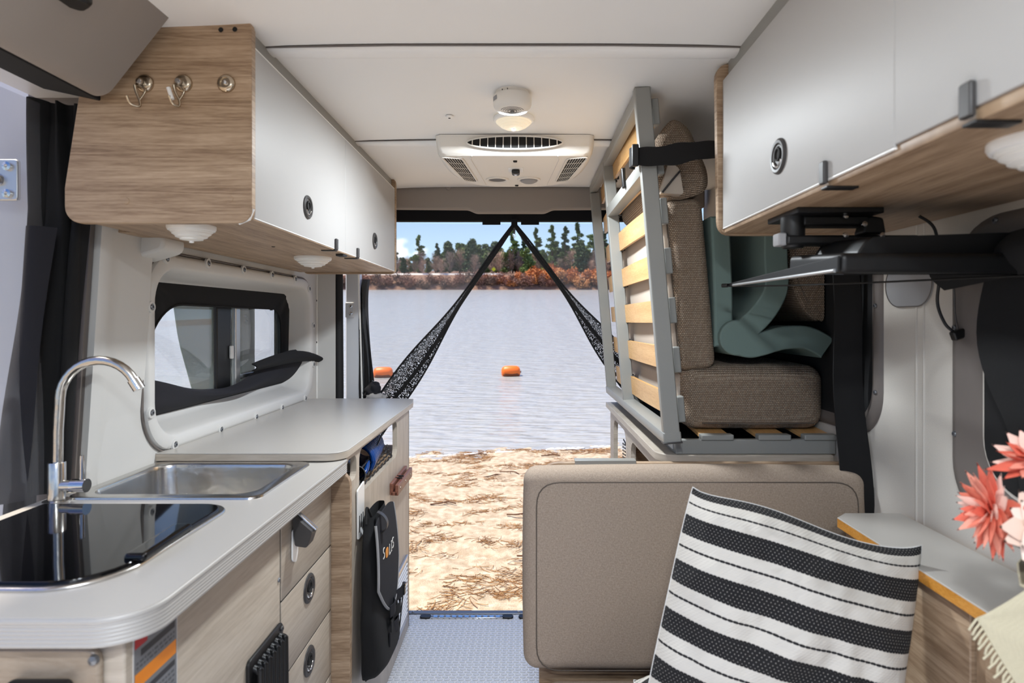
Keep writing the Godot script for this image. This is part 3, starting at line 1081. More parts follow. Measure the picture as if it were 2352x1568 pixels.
# ------------------------------------------------------------------ open sliding doorway on the left, screened
func build_sliding_door() -> void:
	# body structure seen through the screen
	var d := structure("door_1", "open sliding doorway with silver painted body pillar")
	part(d, "body_pillar", surf(12, 20, func(u: float, v: float):
		var y := lerpf(-0.02, 2.02, v)
		var x := lerpf(-1.04, -1.55, u) - 0.05 * (1.0 - v)
		return Vector3(x, y, -1.44 - 0.035 * sin(u * 9.0) - 0.05 * u - 0.03 * sin(v * 3.0)), 0.01), M.body_paint)
	part(d, "pillar_bead", tube(spline([Vector3(-1.17, 0.0, -1.40), Vector3(-1.15, 1.0, -1.40), Vector3(-1.13, 1.45, -1.40), Vector3(-1.10, 1.58, -1.42), Vector3(-1.06, 1.62, -1.43)], 6), 0.012, 8), M.body_paint)
	var sp := part(d, "striker_plate", prism(rounded_rect(0.075, 0.095, 0.008), 0.012, 0.003), M.aluminium, Vector3(-1.195, 1.645, -1.395))
	for c in [Vector2(0.016, 0.03), Vector2(0.016, -0.032), Vector2(-0.02, 0.03)]:
		part(sp, "bolt", lathe([Vector2(0.010, 0), Vector2(0.010, 0.006), Vector2(0.004, 0.007), Vector2(0.004, 0.003), Vector2(0, 0.003)], 12), M.chrome, Vector3(c.x, c.y, 0.006), Vector3(PI / 2, 0, 0))
	part(sp, "striker", lathe([Vector2(0.015, 0), Vector2(0.012, 0.012), Vector2(0.005, 0.02), Vector2(0, 0.021)], 14), M.chrome, Vector3(-0.008, 0.0, 0.006), Vector3(PI / 2, 0, 0))
	bx(d, "doorway_sill", M.body_paint, Vector3(-1.25, -0.08, -1.42), Vector3(-1.06, 0.0, 0.35), 0.01)
	# the sliding door itself, run back along the outside, tinted window
	var s := structure("door_2", "sliding side door run back along the outside with green tinted glass")
	bx(s, "door_skin", M.body_paint, Vector3(-1.27, 0.0, -2.95), Vector3(-1.21, 1.02, -1.75), 0.01)
	bx(s, "door_skin", M.body_paint, Vector3(-1.27, 1.50, -2.95), Vector3(-1.21, 1.9, -1.75), 0.01)
	bx(s, "glass_border", M.black_plastic, Vector3(-1.26, 1.0, -2.75), Vector3(-1.22, 1.52, -2.62), 0.004)
	bx(s, "glass_border", M.black_plastic, Vector3(-1.26, 1.42, -2.75), Vector3(-1.22, 1.52, -2.1), 0.004)
	part(s, "door_glass", prism(smooth_poly([Vector2(2.30, 1.0), Vector2(2.62, 1.0), Vector2(2.62, 1.45), Vector2(2.13, 1.45), Vector2(2.18, 1.25)], 0.05), 0.005, 0.001), M.green_glass, Vector3(-1.24, 0, 0), Vector3(0, PI / 2, 0))

	# black top band of the screen and the net
	var t := thing("side_insect_screen", "grey insect screen with black border across the open sliding doorway", "insect screen", Vector3.ZERO)
	part(t, "net", surf(10, 10, func(u: float, v: float):
		var dd := lerpf(0.45, 1.335, u)
		return Vector3(-1.046 - 0.012 * (1 - v) + 0.004 * sin(u * 10.0 + v * 4.0), lerpf(0.02, 1.79, v), -dd)), M.screen_net)
	part(t, "top_band", prism(smooth_poly([Vector2(-0.875, 1.788), Vector2(-0.875, 1.776), Vector2(-0.996, 1.802), Vector2(-0.996, 1.825)], 0.004), 0.96, 0.003), M.black_cloth, Vector3(0, 0, -0.775))
	# gathered black curtain beside the column
	var c := thing("side_curtain", "tall black curtain gathered between the sliding doorway and the kitchen column", "curtain", Vector3.ZERO)
	part(c, "cloth", surf(70, 30, func(u: float, v: float):
		var y := lerpf(lerpf(0.62, 0.944, smoothstep(0.30, 0.46, u)), 1.80, v)
		# slants towards the doorway lower down
		var low := clampf((1.55 - y) / 0.75, 0.0, 1.4)
		var x := lerpf(-1.062 - 0.060 * low, -0.974 - 0.050 * minf(low, 0.9), u)
		var zz := -1.31 - 0.05 * u
		zz += 0.012 * sin(u * 15.0 + sin(v * 3.0) * 1.6) + 0.006 * sin(u * 31.0 + v * 5.0)
		x += 0.006 * sin(u * 22.0 + v * 4.0)
		return Vector3(x, y, zz), 0.004), M.black_cloth)
	part(c, "front_fold", surf(24, 24, func(u: float, v: float):
		var y := lerpf(0.944, 1.52, v)
		var low := clampf((1.52 - y) / 0.62, 0.0, 1.6)
		return Vector3(lerpf(-1.05, -0.99, u) - 0.07 * low - 0.02 * low * low * 0.3, y, -1.285 + 0.022 * sin(u * PI) + 0.006 * sin(v * 6.0 + u * 4.0)), 0.004), M.navy_cloth)


# ------------------------------------------------------------------ beach, lake and far shore (level with the true horizon)
func out_thing(called: String, label: String, category: String, x: float, h: float, dist: float, group := "") -> Node3D:
	var t := thing(called, label, category, Vector3.ZERO, group)
	t.transform = out_xf * Transform3D(Basis(), Vector3(x, h, -dist))
	return t


func sand_height(x: float, dist: float) -> float:
	return -1.86 - 0.064 * (dist - 3.0) + 0.013 * x


func bank_height(dist: float) -> float:
	var v := sqrt(maxf(0.0, dist - 149.0) / 75.0)
	return lerpf(-2.3, 1.7, smoothstep(0.0, 0.42, v)) + 2.0 * v * v


func build_outdoors() -> void:
	var n := FastNoiseLite.new()
	n.seed = 12
	n.frequency = 0.8
	n.fractal_octaves = 4
	var a := noise_bytes(512, 0.02, 101, 4)
	var b := noise_bytes(512, 0.3, 102, 2)
	var sand_t := ramp_texture(512, func(i: int, _x: int, _y: int):
		return c8(132, 114, 90).lerp(c8(196, 184, 164), clampf((0.62 * a[i] / 255.0 + 0.38 * b[i] / 255.0) * 1.5 - 0.2, 0, 1)))
	var sand := textured(sand_t, Vector3(0.9, 0.9, 0.9), 0.95)
	sand.normal_enabled = true
	sand.normal_texture = M.fine_n
	sand.normal_scale = 0.8
	var bs := structure("beach", "pale sandy beach strewn with brown pine needles behind the van")
	bs.transform = out_xf
	part(bs, "sand", surf(150, 170, func(u: float, v: float):
		var x := lerpf(-3.2, 3.2, u)
		var d := lerpf(2.6, 8.6, v)
		var h := sand_height(x, d) + 0.030 * n.get_noise_2d(x * 1.2, d * 1.2) + 0.018 * n.get_noise_2d(x * 5.0, d * 5.0)
		# tyre track running across, cleated
		var tr := absf(d - (4.35 - 0.30 * (x + 0.6) + 0.05 * sin(x * 3.0)))
		if tr < 0.13:
			h -= 0.022 * (1.0 - tr / 0.13) + 0.010 * sin(x * 70.0 + d * 30.0)
		return Vector3(x, h, -d)), sand)
	for q in [[-60.0, -3.15, -30.0, 8.6], [3.15, 60.0, -30.0, 8.6], [-3.2, 3.2, -30.0, 2.62]]:
		part(bs, "sand", surf(12, 12, func(u: float, v: float):
			var x := lerpf(q[0], q[1], u)
			var d := lerpf(q[2], q[3], v)
			return Vector3(x, sand_height(clampf(x, -3.2, 3.2), maxf(d, 2.0)) - 0.02, -d)), sand)
	# pine needles and twigs washed over the sand
	var needle := tube([Vector3(-0.5, 0, 0), Vector3(-0.15, 0.02, 0.05), Vector3(0.2, 0.02, 0.03), Vector3(0.5, 0, -0.06)], 0.02, 4)
	var clump := FastNoiseLite.new()
	clump.seed = 40
	clump.frequency = 1.1
	clump.fractal_octaves = 3
	var nm := []
	for shade in 2:
		var mm := MultiMesh.new()
		mm.transform_format = MultiMesh.TRANSFORM_3D
		mm.mesh = needle
		var xs := []
		var tries := 0
		while xs.size() < 1900 and tries < 90000:
			tries += 1
			var d := rng.randf_range(3.1, 7.7)
			var x := rng.randf_range(-1.5, 1.2)
			var k := clump.get_noise_2d(x * 1.1, d * 2.6) + (0.35 if absf(d - 3.75) < 0.22 and absf(x + 0.2) < 0.30 else 0.0) + (0.25 if absf(d - 7.55) < 0.09 else 0.0)
			if k < 0.02 + rng.randf() * 0.42:
				continue
			var h := sand_height(x, d) + 0.030 * n.get_noise_2d(x * 1.2, d * 1.2) + 0.014 * n.get_noise_2d(x * 5.0, d * 5.0)
			var s := rng.randf_range(0.04, 0.13)
			var bas := Basis(Vector3.UP, rng.randfn(0.0, 0.8)) * Basis(Vector3.FORWARD, rng.randf_range(-0.12, 0.12))
			xs.append(Transform3D(bas.scaled_local(Vector3(s, 0.10, s * 0.9)), Vector3(x, h + 0.003, -d)))
		mm.instance_count = xs.size()
		for i in xs.size():
			mm.set_instance_transform(i, xs[i])
		var mi := MultiMeshInstance3D.new()
		mi.name = "pine_needles"
		mi.multimesh = mm
		mi.material_override = plain([c8(128, 92, 60), c8(164, 126, 84)][shade], 0.9)
		mi.set_meta("kind", "stuff")
		bs.add_child(mi, true)
	for k in 9:
		var tx: float = [-0.35, -0.18, 0.05, -0.6, 0.3, -0.05, 0.55, -0.75, 0.1][k]
		var td: float = [6.35, 6.5, 4.15, 7.4, 7.3, 5.05, 7.55, 5.4, 3.9][k]
		var tw := out_thing("twig", "dark brown twig on the pale sand, %s nearest the rear sill" % ["fifth", "sixth", "second", "eighth", "seventh", "third", "ninth", "fourth", "first"][k], "twig", tx, sand_height(tx, td) + 0.012, td, "twigs on the beach")
		tw.rotation.y = rng.randf_range(-0.5, 0.5)
		part(tw, "stick", tube(spline([Vector3(-0.11, 0, 0), Vector3(-0.03, 0.01, 0.015), Vector3(0.05, 0.012, -0.01), Vector3(0.12, 0.0, 0.01)], 4), 0.006, 6), plain(c8(96, 66, 44), 0.9))
		part(tw, "side_shoot", tube([Vector3(0.0, 0.01, 0), Vector3(0.03, 0.02, 0.04), Vector3(0.05, 0.02, 0.07)], 0.003, 5), plain(c8(96, 66, 44), 0.9))

	# lake
	var wb := noise_bytes(512, 0.03, 201, 4)
	var water := plain(c8(158, 160, 158), 0.18)
	water.uv1_triplanar = true
	water.uv1_world_triplanar = true
	water.uv1_scale = Vector3(0.07, 0.07, 0.30)
	water.normal_enabled = true
	water.normal_texture = normal_texture(wb, 512, 6.0)
	water.normal_scale = 1.0
	var lk := structure("lake", "pale grey-blue rippled lake beyond the beach")
	lk.transform = out_xf
	part(lk, "water", surf(4, 4, func(u: float, v: float): return Vector3(lerpf(-420, 420, u), -2.155, -lerpf(7.2, 210.0, v))), water)
	var fm := MultiMesh.new()
	fm.transform_format = MultiMesh.TRANSFORM_3D
	fm.mesh = blob(Vector3(0.09, 0.014, 0.03), 61, 0.3, 12, 8)
	fm.instance_count = 46
	for i in 46:
		var x := rng.randf_range(-1.9, 1.8)
		var d := 7.60 + 0.2 * x + rng.randf_range(-0.015, 0.02)
		fm.set_instance_transform(i, Transform3D(Basis().scaled(Vector3.ONE * rng.randf_range(0.3, 1.1)), Vector3(x, -2.15, -d)))
	var fo := MultiMeshInstance3D.new()
	fo.name = "shore_foam"
	fo.multimesh = fm
	fo.material_override = M.white_gloss
	fo.set_meta("kind", "stuff")
	lk.add_child(fo)
	for k in 2:
		var by := out_thing("buoy", ["orange lozenge buoy floating alone in the middle of the lake view", "orange lozenge buoy half hidden behind the gathered insect screen"][k], "buoy", [-0.335, -3.2][k], -2.155, [13.8, 13.6][k], "orange swim buoys")
		part(by, "float", lathe([Vector2(0, -0.215), Vector2(0.06, -0.212), Vector2(0.11, -0.19), Vector2(0.138, -0.14), Vector2(0.145, 0.0), Vector2(0.138, 0.14), Vector2(0.11, 0.19), Vector2(0.06, 0.212), Vector2(0, 0.215)], 24), M.orange, Vector3(0, 0.085, 0), Vector3(0, 0.12, PI / 2))
		part(by, "waterline_band", lathe([Vector2(0.10, -0.19), Vector2(0.148, -0.14), Vector2(0.15, 0.0), Vector2(0.148, 0.14), Vector2(0.10, 0.19)], 20), plain(c8(120, 60, 24), 0.7), Vector3(0, 0.045, 0), Vector3(0, 0.12, PI / 2)).scale = Vector3(0.55, 1.0, 0.97)
		part(by, "rope_eye", tube([Vector3(0.20, 0.09, 0.0), Vector3(0.235, 0.10, 0.0), Vector3(0.22, 0.07, 0.0)], 0.012, 6), M.rubber)

	# far bank with a pale road
	var litter := ramp_texture(512, func(i: int, _x: int, _y: int): return c8(92, 70, 58).lerp(c8(146, 116, 98), clampf(0.5 * a[i] / 255.0 + 0.5 * b[i] / 255.0, 0, 1)))
	var fb := structure("far_shore", "reddish brown far bank of the lake")
	fb.transform = out_xf
	part(fb, "bank", surf(60, 8, func(u: float, v: float):
		var x := lerpf(-190.0, 190.0, u)
		var d := 149.0 + 75.0 * v * v 
		var h := lerpf(-2.3, 1.7, smoothstep(0.0, 0.42, v)) + 2.0 * v * v
		return Vector3(x, h, -d)), textured(litter, Vector3(0.08, 0.08, 0.08), 1.0))
	part(fb, "road", surf(24, 2, func(u: float, v: float):
		var x := lerpf(-75.0, -6.0, u)
		return Vector3(x, lerpf(1.25, 1.95, v), -lerpf(158.0, 159.0, v)), 0.1), plain(c8(206, 202, 196), 0.9))
	var sg := out_thing("road_sign", "small yellow road sign on the far shore beside the pale road", "sign", -8.2, 1.6, 157.5)
	part(sg, "sign_face", prism(smooth_poly([Vector2(0, -0.6), Vector2(0.6, 0), Vector2(0, 0.6), Vector2(-0.6, 0)], 0.08), 0.06), plain(c8(214, 220, 40), 0.5), Vector3(0, 1.4, 0))
	part(sg, "sign_post", tube([Vector3(0, -0.8, -0.1), Vector3(0, 1.6, -0.1)], 0.06, 6), M.dark_aluminium)
	plant_far_shore()


func crown(seed_: int, lumps: Array, count: int, leaf: float) -> ArrayMesh:
	# leaf sprays scattered through ellipsoid lumps [centre, radii]
	var r := RandomNumberGenerator.new()
	r.seed = seed_
	var st := begin()
	for i in count:
		var l: Array = lumps[i % lumps.size()]
		var d := Vector3(r.randfn(), r.randfn(), r.randfn()).normalized() * pow(r.randf(), 0.45)
		var c: Vector3 = l[0] + Vector3(d.x * l[1].x, d.y * l[1].y, d.z * l[1].z)
		var u := Vector3(r.randfn(), r.randfn() * 0.6, r.randfn()).normalized()
		var w := u.cross(Vector3(r.randfn(), r.randfn(), r.randfn())).normalized()
		var s := leaf * r.randf_range(0.5, 1.3)
		var nn := u.cross(w)
		if nn.dot(d) < 0:
			nn = -nn
		var p := [c - u * s, c - w * s * 0.45 + u * 0.2 * s, c + u * s, c + w * s * 0.45]
		tri(st, p[0], p[1], p[2], nn, nn, nn)
		tri(st, p[0], p[2], p[3], nn, nn, nn)
	return done(st)


func bare_branches(seed_: int, height: float, spread: float, count: int) -> ArrayMesh:
	var r := RandomNumberGenerator.new()
	r.seed = seed_
	var st := begin()
	for i in count:
		var y0 := height * r.randf_range(0.12, 0.85)
		var a := r.randf() * TAU
		var ln := spread * r.randf_range(0.5, 1.0) * (1.15 - y0 / height * 0.7)
		var p0 := Vector3(cos(a), 0, sin(a)) * ln * 0.1 + Vector3(0, y0, 0)
		var p1 := p0 + Vector3(cos(a) * ln * 0.6, ln * r.randf_range(0.4, 1.0), sin(a) * ln * 0.6)
		var side := (p1 - p0).cross(Vector3(r.randfn(), r.randfn(), r.randfn())).normalized() * 0.045
		var nn := (p1 - p0).cross(side).normalized()
		tri(st, p0 - side, p0 + side, p1, nn, nn, nn)
		for j in 4:
			var q := p0.lerp(p1, r.randf_range(0.35, 1.0))
			var e := q + Vector3(r.randfn(), absf(r.randfn()) * 0.9, r.randfn()) * ln * 0.3
			var s2 := (e - q).cross(Vector3(r.randfn(), r.randfn(), r.randfn())).normalized() * 0.035
			tri(st, q - s2, q + s2, e, nn, nn, nn)
	return done(st)


func plant_far_shore() -> void:
	var greens := [plain(c8(82, 104, 56), 0.9), plain(c8(100, 122, 66), 0.9), plain(c8(70, 90, 60), 0.9)]
	var bark := plain(c8(104, 84, 70), 0.95)
	var grey_twig := plain(c8(172, 150, 136), 0.95)
	var protos := {"pine_tree": [], "evergreen_tree": [], "bare_tree": [], "rust_shrub": [], "brown_shrub": []}
	for v in 3:
		# open-crowned pine, about 12 m, tiers of foliage on a bare trunk
		var lumps := []
		var r := RandomNumberGenerator.new()
		r.seed = 300 + v
		for k in 9:
			var y := 5.0 + k * 0.85
			var reach := (2.3 - 0.17 * k) * r.randf_range(0.5, 1.1)
			var a := r.randf() * TAU
			lumps.append([Vector3(cos(a) * reach * 0.6, y, sin(a) * reach * 0.6), Vector3(reach * 0.75, 0.5, reach * 0.75)])
		lumps.append([Vector3(0, 12.6, 0), Vector3(0.5, 0.8, 0.5)])
		protos.pine_tree.append([crown(310 + v, lumps, 1500, 0.40), tube([Vector3(0, -0.5, 0), Vector3(0.1, 5, 0), Vector3(-0.1, 9, 0), Vector3(0, 12.6, 0)], [0.24, 0.19, 0.11, 0.04], 7), greens[v], bark])
		lumps = []
		for k in 7:
			var y := 1.6 + k * 1.05
			lumps.append([Vector3(r.randfn() * 0.7, y, r.randfn() * 0.7), Vector3(2.3 - 0.2 * k, 1.1, 2.3 - 0.2 * k)])
		protos.evergreen_tree.append([crown(320 + v, lumps, 1700, 0.50), tube([Vector3(0, -0.5, 0), Vector3(0, 8.5, 0)], [0.2, 0.05], 6), greens[(v + 1) % 3], bark])
		protos.bare_tree.append([bare_branches(330 + v, 7.5, 3.6, 150), tube([Vector3(0, -0.5, 0), Vector3(0.15, 3.5, 0), Vector3(0, 7.4, 0)], [0.15, 0.11, 0.04], 6), [grey_twig, plain(c8(184, 158, 142), 0.95), plain(c8(158, 144, 134), 0.95)][v], bark])
		lumps = [[Vector3(0, 1.1, 0), Vector3(1.7, 1.2, 1.4)], [Vector3(0.9, 1.5, 0), Vector3(1.0, 1.3, 1.0)], [Vector3(-0.9, 0.9, 0.2), Vector3(1.1, 1.0, 1.0)]]
		protos.rust_shrub.append([crown(340 + v, lumps, 900, 0.20), tube([Vector3(0, -0.4, 0), Vector3(0.1, 1.6, 0)], [0.07, 0.03], 5), [plain(c8(200, 130, 74), 0.9), plain(c8(182, 112, 64), 0.9), plain(c8(212, 154, 100), 0.9)][v], bark])
		protos.brown_shrub.append([crown(350 + v, lumps, 800, 0.18), tube([Vector3(0, -0.4, 0), Vector3(0.1, 1.6, 0)], [0.07, 0.03], 5), [plain(c8(122, 90, 78), 0.95), plain(c8(140, 98, 82), 0.95), plain(c8(104, 84, 74), 0.95)][v], bark])
	var say := {
		"pine_tree": ["tall open-crowned green pine standing above the far shore woods", "tree", "pines on the far shore"],
		"evergreen_tree": ["dense dark green evergreen in the far shore woods", "tree", "evergreens on the far shore"],
		"bare_tree": ["leafless grey-brown tree in the far shore woods", "tree", "bare trees on the far shore"],
		"rust_shrub": ["rust-orange shrub at the water's edge on the far shore", "shrub", "rust-orange shrubs on the far shore"],
		"brown_shrub": ["dull red-brown shrub at the water's edge on the far shore", "shrub", "brown shrubs on the far shore"],
	}
	var r2 := RandomNumberGenerator.new()
	r2.seed = 55
	var plan := []
	# pines: [x, distance, scale]
	for q in [[-28.5, 164.0, 0.78], [-24.0, 166.0, 0.62], [-36.0, 168.0, 0.6], [-3.5, 166.0, 0.92], [-0.8, 170.0, 0.80], [3.0, 171.0, 0.95], [7.5, 173.0, 1.02], [11.0, 170.0, 0.98], [14.5, 172.0, 1.06], [19.0, 168.0, 1.10], [22.5, 172.0, 0.98], [27.0, 170.0, 0.9], [31.0, 172.0, 0.9], [-46.0, 168.0, 0.7]]:
		plan.append(["pine_tree", q[0], q[1], q[2]])
	var tops := [[-70.0, 0.55], [-38.0, 0.58], [-27.0, 0.66], [-20.0, 0.86], [-12.0, 0.98], [-6.0, 0.74], [0.0, 0.72], [8.0, 0.82], [16.0, 0.98], [26.0, 0.95], [50.0, 0.9]]
	for k in 56:
		var x := -62.0 + k * 1.9 + r2.randf_range(-0.8, 0.8)
		var sc := 0.6
		for i in tops.size() - 1:
			if x >= tops[i][0] and x < tops[i + 1][0]:
				sc = lerpf(tops[i][1], tops[i + 1][1], (x - tops[i][0]) / (tops[i + 1][0] - tops[i][0]))
		plan.append(["evergreen_tree", x, r2.randf_range(160.0, 178.0), sc * r2.randf_range(0.7, 1.2)])
	for k in 44:
		var x := -64.0 + k * 2.5 + r2.randf_range(-0.9, 0.9)
		var sc := 0.6
		for i in tops.size() - 1:
			if x >= tops[i][0] and x < tops[i + 1][0]:
				sc = lerpf(tops[i][1], tops[i + 1][1], (x - tops[i][0]) / (tops[i + 1][0] - tops[i][0]))
		plan.append(["evergreen_tree", x, r2.randf_range(180.0, 192.0), sc * r2.randf_range(0.8, 1.05)])
	for k in 64:
		plan.append(["bare_tree", -60.0 + k * 1.6 + r2.randf_range(-0.7, 0.7), r2.randf_range(159.0, 170.0), r2.randf_range(0.5, 0.9)])
	for k in 30:
		plan.append(["rust_shrub", -9.0 + k * 1.5 + r2.randf_range(-0.5, 0.5), r2.randf_range(149.9, 154.0), r2.randf_range(1.1, 1.9) * (0.55 if k < 7 else 1.0)])
	for k in 44:
		plan.append(["brown_shrub", -60.0 + k * 1.9 + r2.randf_range(-0.6, 0.6), r2.randf_range(149.8, 152.5), r2.randf_range(0.8, 1.35)])
	var k2 := 0
	for p in plan:
		k2 += 1
		var pr: Array = protos[p[0]][k2 % 3]
		var h := bank_height(p[2]) - 0.25
		var s: Array = say[p[0]].duplicate()
		if p[0] == "pine_tree":
			var rank := 0
			for o in plan:
				if o[0] == "pine_tree" and o[1] < p[1]:
					rank += 1
			s[0] = "tall open-crowned pine above the far shore woods, %s pine from the left" % ["first", "second", "third", "fourth", "fifth", "sixth", "seventh", "eighth", "ninth", "tenth", "eleventh", "twelfth", "thirteenth", "fourteenth"][rank]
		var t := out_thing(p[0], s[0], s[1], p[1], h, p[2], s[2])
		t.transform = out_xf * Transform3D(Basis(Vector3.UP, k2 * 1.7).scaled(Vector3.ONE * p[3]), Vector3(p[1], h, -p[2]))
		part(t, "crown", pr[0], pr[2])
		part(t, "trunk", pr[1], pr[3])


const PLAN := Basis(Vector3(1, 0, 0), Vector3(0, 0, -1), Vector3(0, 1, 0))
const SIDE := Basis(Vector3(0, 0, -1), Vector3(0, 1, 0), Vector3(1, 0, 0))


func ring_latch(parent: Node3D, at: Vector3, facing: float, r := 0.035) -> void:
	# push-button ring latch: dark bezel, dished well, bright crescent
	var turn := Vector3(0, 0, -PI / 2 * facing)
	var k := r / 0.035
	part(parent, "latch_bezel", lathe([Vector2(0.035 * k, 0), Vector2(0.0345 * k, 0.003), Vector2(0.031 * k, 0.0055), Vector2(0.026 * k, 0.005), Vector2(0.024 * k, 0.002), Vector2(0.0225 * k, 0.003), Vector2(0.020 * k, 0.003), Vector2(0.018 * k, 0.001), Vector2(0.0, 0.001)], 28), M.dark_plastic, at, turn)
	part(parent, "latch_button", lathe([Vector2(0.0135 * k, 0), Vector2(0.0135 * k, 0.0045), Vector2(0.010 * k, 0.005), Vector2(0.009 * k, 0.002), Vector2(0.0, 0.002)], 20), M.void_black, at + Vector3(0.0005 * facing, 0.004 * k, 0), turn)
	var arc := []
	for i in 13:
		var a := lerpf(PI * 1.15, PI * 1.85, i / 12.0)
		arc.append(Vector3(0.0035 * facing, sin(a) * 0.0205 * k, cos(a) * 0.0205 * k))
	part(parent, "latch_crescent", tube(arc, 0.0028 * k, 6), M.chrome, at)


func dome_lamp(called: String, label: String, at: Vector3, r: float, lit: bool, base: Material) -> Node3D:
	var t := thing(called, label, "lamp", at, "round dome lamps")
	part(t, "rim", lathe([Vector2(r, 0), Vector2(r, -0.006), Vector2(r * 0.95, -0.011), Vector2(r * 0.88, -0.012)], 36), base)
	part(t, "diffuser", lathe([Vector2(r * 0.90, -0.008), Vector2(r * 0.86, -0.014), Vector2(r * 0.80, -0.0155), Vector2(r * 0.79, -0.0185), Vector2(r * 0.66, -0.0225), Vector2(r * 0.65, -0.0255), Vector2(r * 0.48, -0.0285), Vector2(r * 0.47, -0.031), Vector2(r * 0.2, -0.033), Vector2(0, -0.0335)], 36, 0.9), M.diffuser_lit if lit else M.diffuser_off)
	part(t, "switch_nub", lathe([Vector2(0.005, 0), Vector2(0.005, -0.005), Vector2(0, -0.006)], 10), base, Vector3(0, -0.0325, 0))
	return t


# ------------------------------------------------------------------ overhead cabinet on the left
func build_left_overhead() -> void:
	var t := thing("overhead_cabinet", "overhead cabinet with oak end panel and two grey doors above the window", "cabinet", Vector3.ZERO)
	var out := smooth_poly([Vector2(-0.766, 1.944), Vector2(-0.93, 1.785), Vector2(-0.958, 1.60), Vector2(-0.958, 1.565)], 0.01, 3)
	var poly := PackedVector2Array([Vector2(-0.762, 1.944), Vector2(-0.928, 1.788), Vector2(-0.957, 1.60)])
	for i in 7:
		var a := PI + PI / 2 * i / 6
		poly.append(Vector2(-0.922, 1.561) + Vector2(cos(a), sin(a)) * 0.035)
	for i in 7:
		var a := PI * 1.5 + PI / 2 * i / 6
		poly.append(Vector2(-0.598, 1.556) + Vector2(cos(a), sin(a)) * 0.030)
	poly.append(Vector2(-0.568, 1.93))
	poly.append(Vector2(-0.574, 1.949))
	var ep := part(t, "end_panel", prism(poly, 0.018, 0.0015), M.oak, Vector3(0, 0, -1.274))
	for p in [Vector2(-0.632, 1.927), Vector2(-0.603, 1.928)]:
		part(ep, "drilled_hole", lathe([Vector2(0.0052, 0.0006), Vector2(0.0045, 0.0004), Vector2(0, 0.0002)], 12), M.void_black, Vector3(p.x, p.y, 0.0092), Vector3(PI / 2, 0, 0))
	for p in [Vector2(-0.829, 1.572), Vector2(-0.614, 1.576)]:
		part(ep, "screw_cap", lathe([Vector2(0.0075, 0), Vector2(0.007, 0.0015), Vector2(0, 0.002)], 14), M.oak, Vector3(p.x, p.y, 0.009), Vector3(PI / 2, 0, 0))
	part(ep, "bright_corner", tube([Vector3(-0.598, 1.527, 0.002), Vector3(-0.577, 1.536, 0.002), Vector3(-0.569, 1.557, 0.002)], 0.004, 6), M.white_gloss)
	part(t, "end_panel", prism(smooth_poly([Vector2(-0.97, 1.94), Vector2(-0.97, 1.527), Vector2(-0.566, 1.527), Vector2(-0.566, 1.944)], 0.025, 5), 0.018, 0.002), M.oak, Vector3(0, 0, -2.668))
	bx(t, "bottom_panel", M.oak_under, Vector3(-0.945, 1.535, -2.66), Vector3(-0.572, 1.55, -1.282), 0.002)
	bx(t, "wall_fillet", M.oak_under, Vector3(-0.985, 1.535, -2.66), Vector3(-0.9452, 1.55, -1.46), 0.001)
	bx(t, "back_panel", M.white_paint, Vector3(-0.95, 1.55, -2.66), Vector3(-0.93, 1.77, -1.30), 0.001)
	bx(t, "top_rail", M.frame_grey, Vector3(-0.61, 1.902, -2.66), Vector3(-0.585, 1.945, -1.283), 0.002)
	var spans := [[1.285, 1.9285], [1.9315, 2.657]]
	for i in 2:
		var z0: float = spans[i][0]
		var z1: float = spans[i][1]
		var d := bx(t, "door", M.door_grey, Vector3(-0.586, 1.541, -z1), Vector3(-0.570, 1.897, -z0), 0.0015)
		var o := -d.position
		part(d, "edge_strip", box_mesh(Vector3(0.015, 0.0035, z1 - z0), 0.001), M.white_gloss, o + Vector3(-0.578, 1.8985, -(z0 + z1) / 2))
		part(d, "edge_strip", box_mesh(Vector3(0.016, 0.003, z1 - z0), 0.001), M.white_gloss, o + Vector3(-0.578, 1.5395, -(z0 + z1) / 2))
		ring_latch(d, o + Vector3(-0.570, [1.620, 1.624][i], -[1.593, 2.30][i]), 1.0, 0.031)
		var cz: float = [1.826, 2.06][i]
		part(d, "door_catch", prism(smooth_poly([Vector2(-0.007, -0.006), Vector2(0.007, -0.006), Vector2(0.007, 0.028), Vector2(-0.007, 0.028)], 0.003), 0.008, 0.002), M.dark_plastic, o + Vector3(-0.566, 1.541, -cz), Vector3(0, PI / 2, 0))
		part(d, "catch_foot", box_mesh(Vector3(0.045, 0.004, 0.016), 0.001), M.black_plastic, o + Vector3(-0.588, 1.534, -cz))
	bx(t, "hinge_block", M.black_plastic, Vector3(-0.60, 1.528, -1.965), Vector3(-0.575, 1.537, -1.925), 0.002)
	part(t, "bottom_plug", lathe([Vector2(0.006, 0), Vector2(0.004, -0.002), Vector2(0, -0.002)], 10), M.void_black, Vector3(-0.72, 1.5355, -1.74))
	dome_lamp("dome_lamp", "unlit frosted dome lamp under the left overhead cabinet above the counter", Vector3(-0.708, 1.535, -2.03), 0.060, false, M.white_gloss)
	dome_lamp("dome_lamp", "unlit frosted dome lamp under the left overhead cabinet, just behind its oak end panel", Vector3(-0.745, 1.535, -1.36), 0.050, false, M.white_gloss)
	# hooks on the oak end
	var names := ["nickel swivel hook on the oak end panel, farthest from the doors", "nickel swivel hook with white tip in the middle of the oak end panel", "round nickel stud without a hook on the oak end panel"]
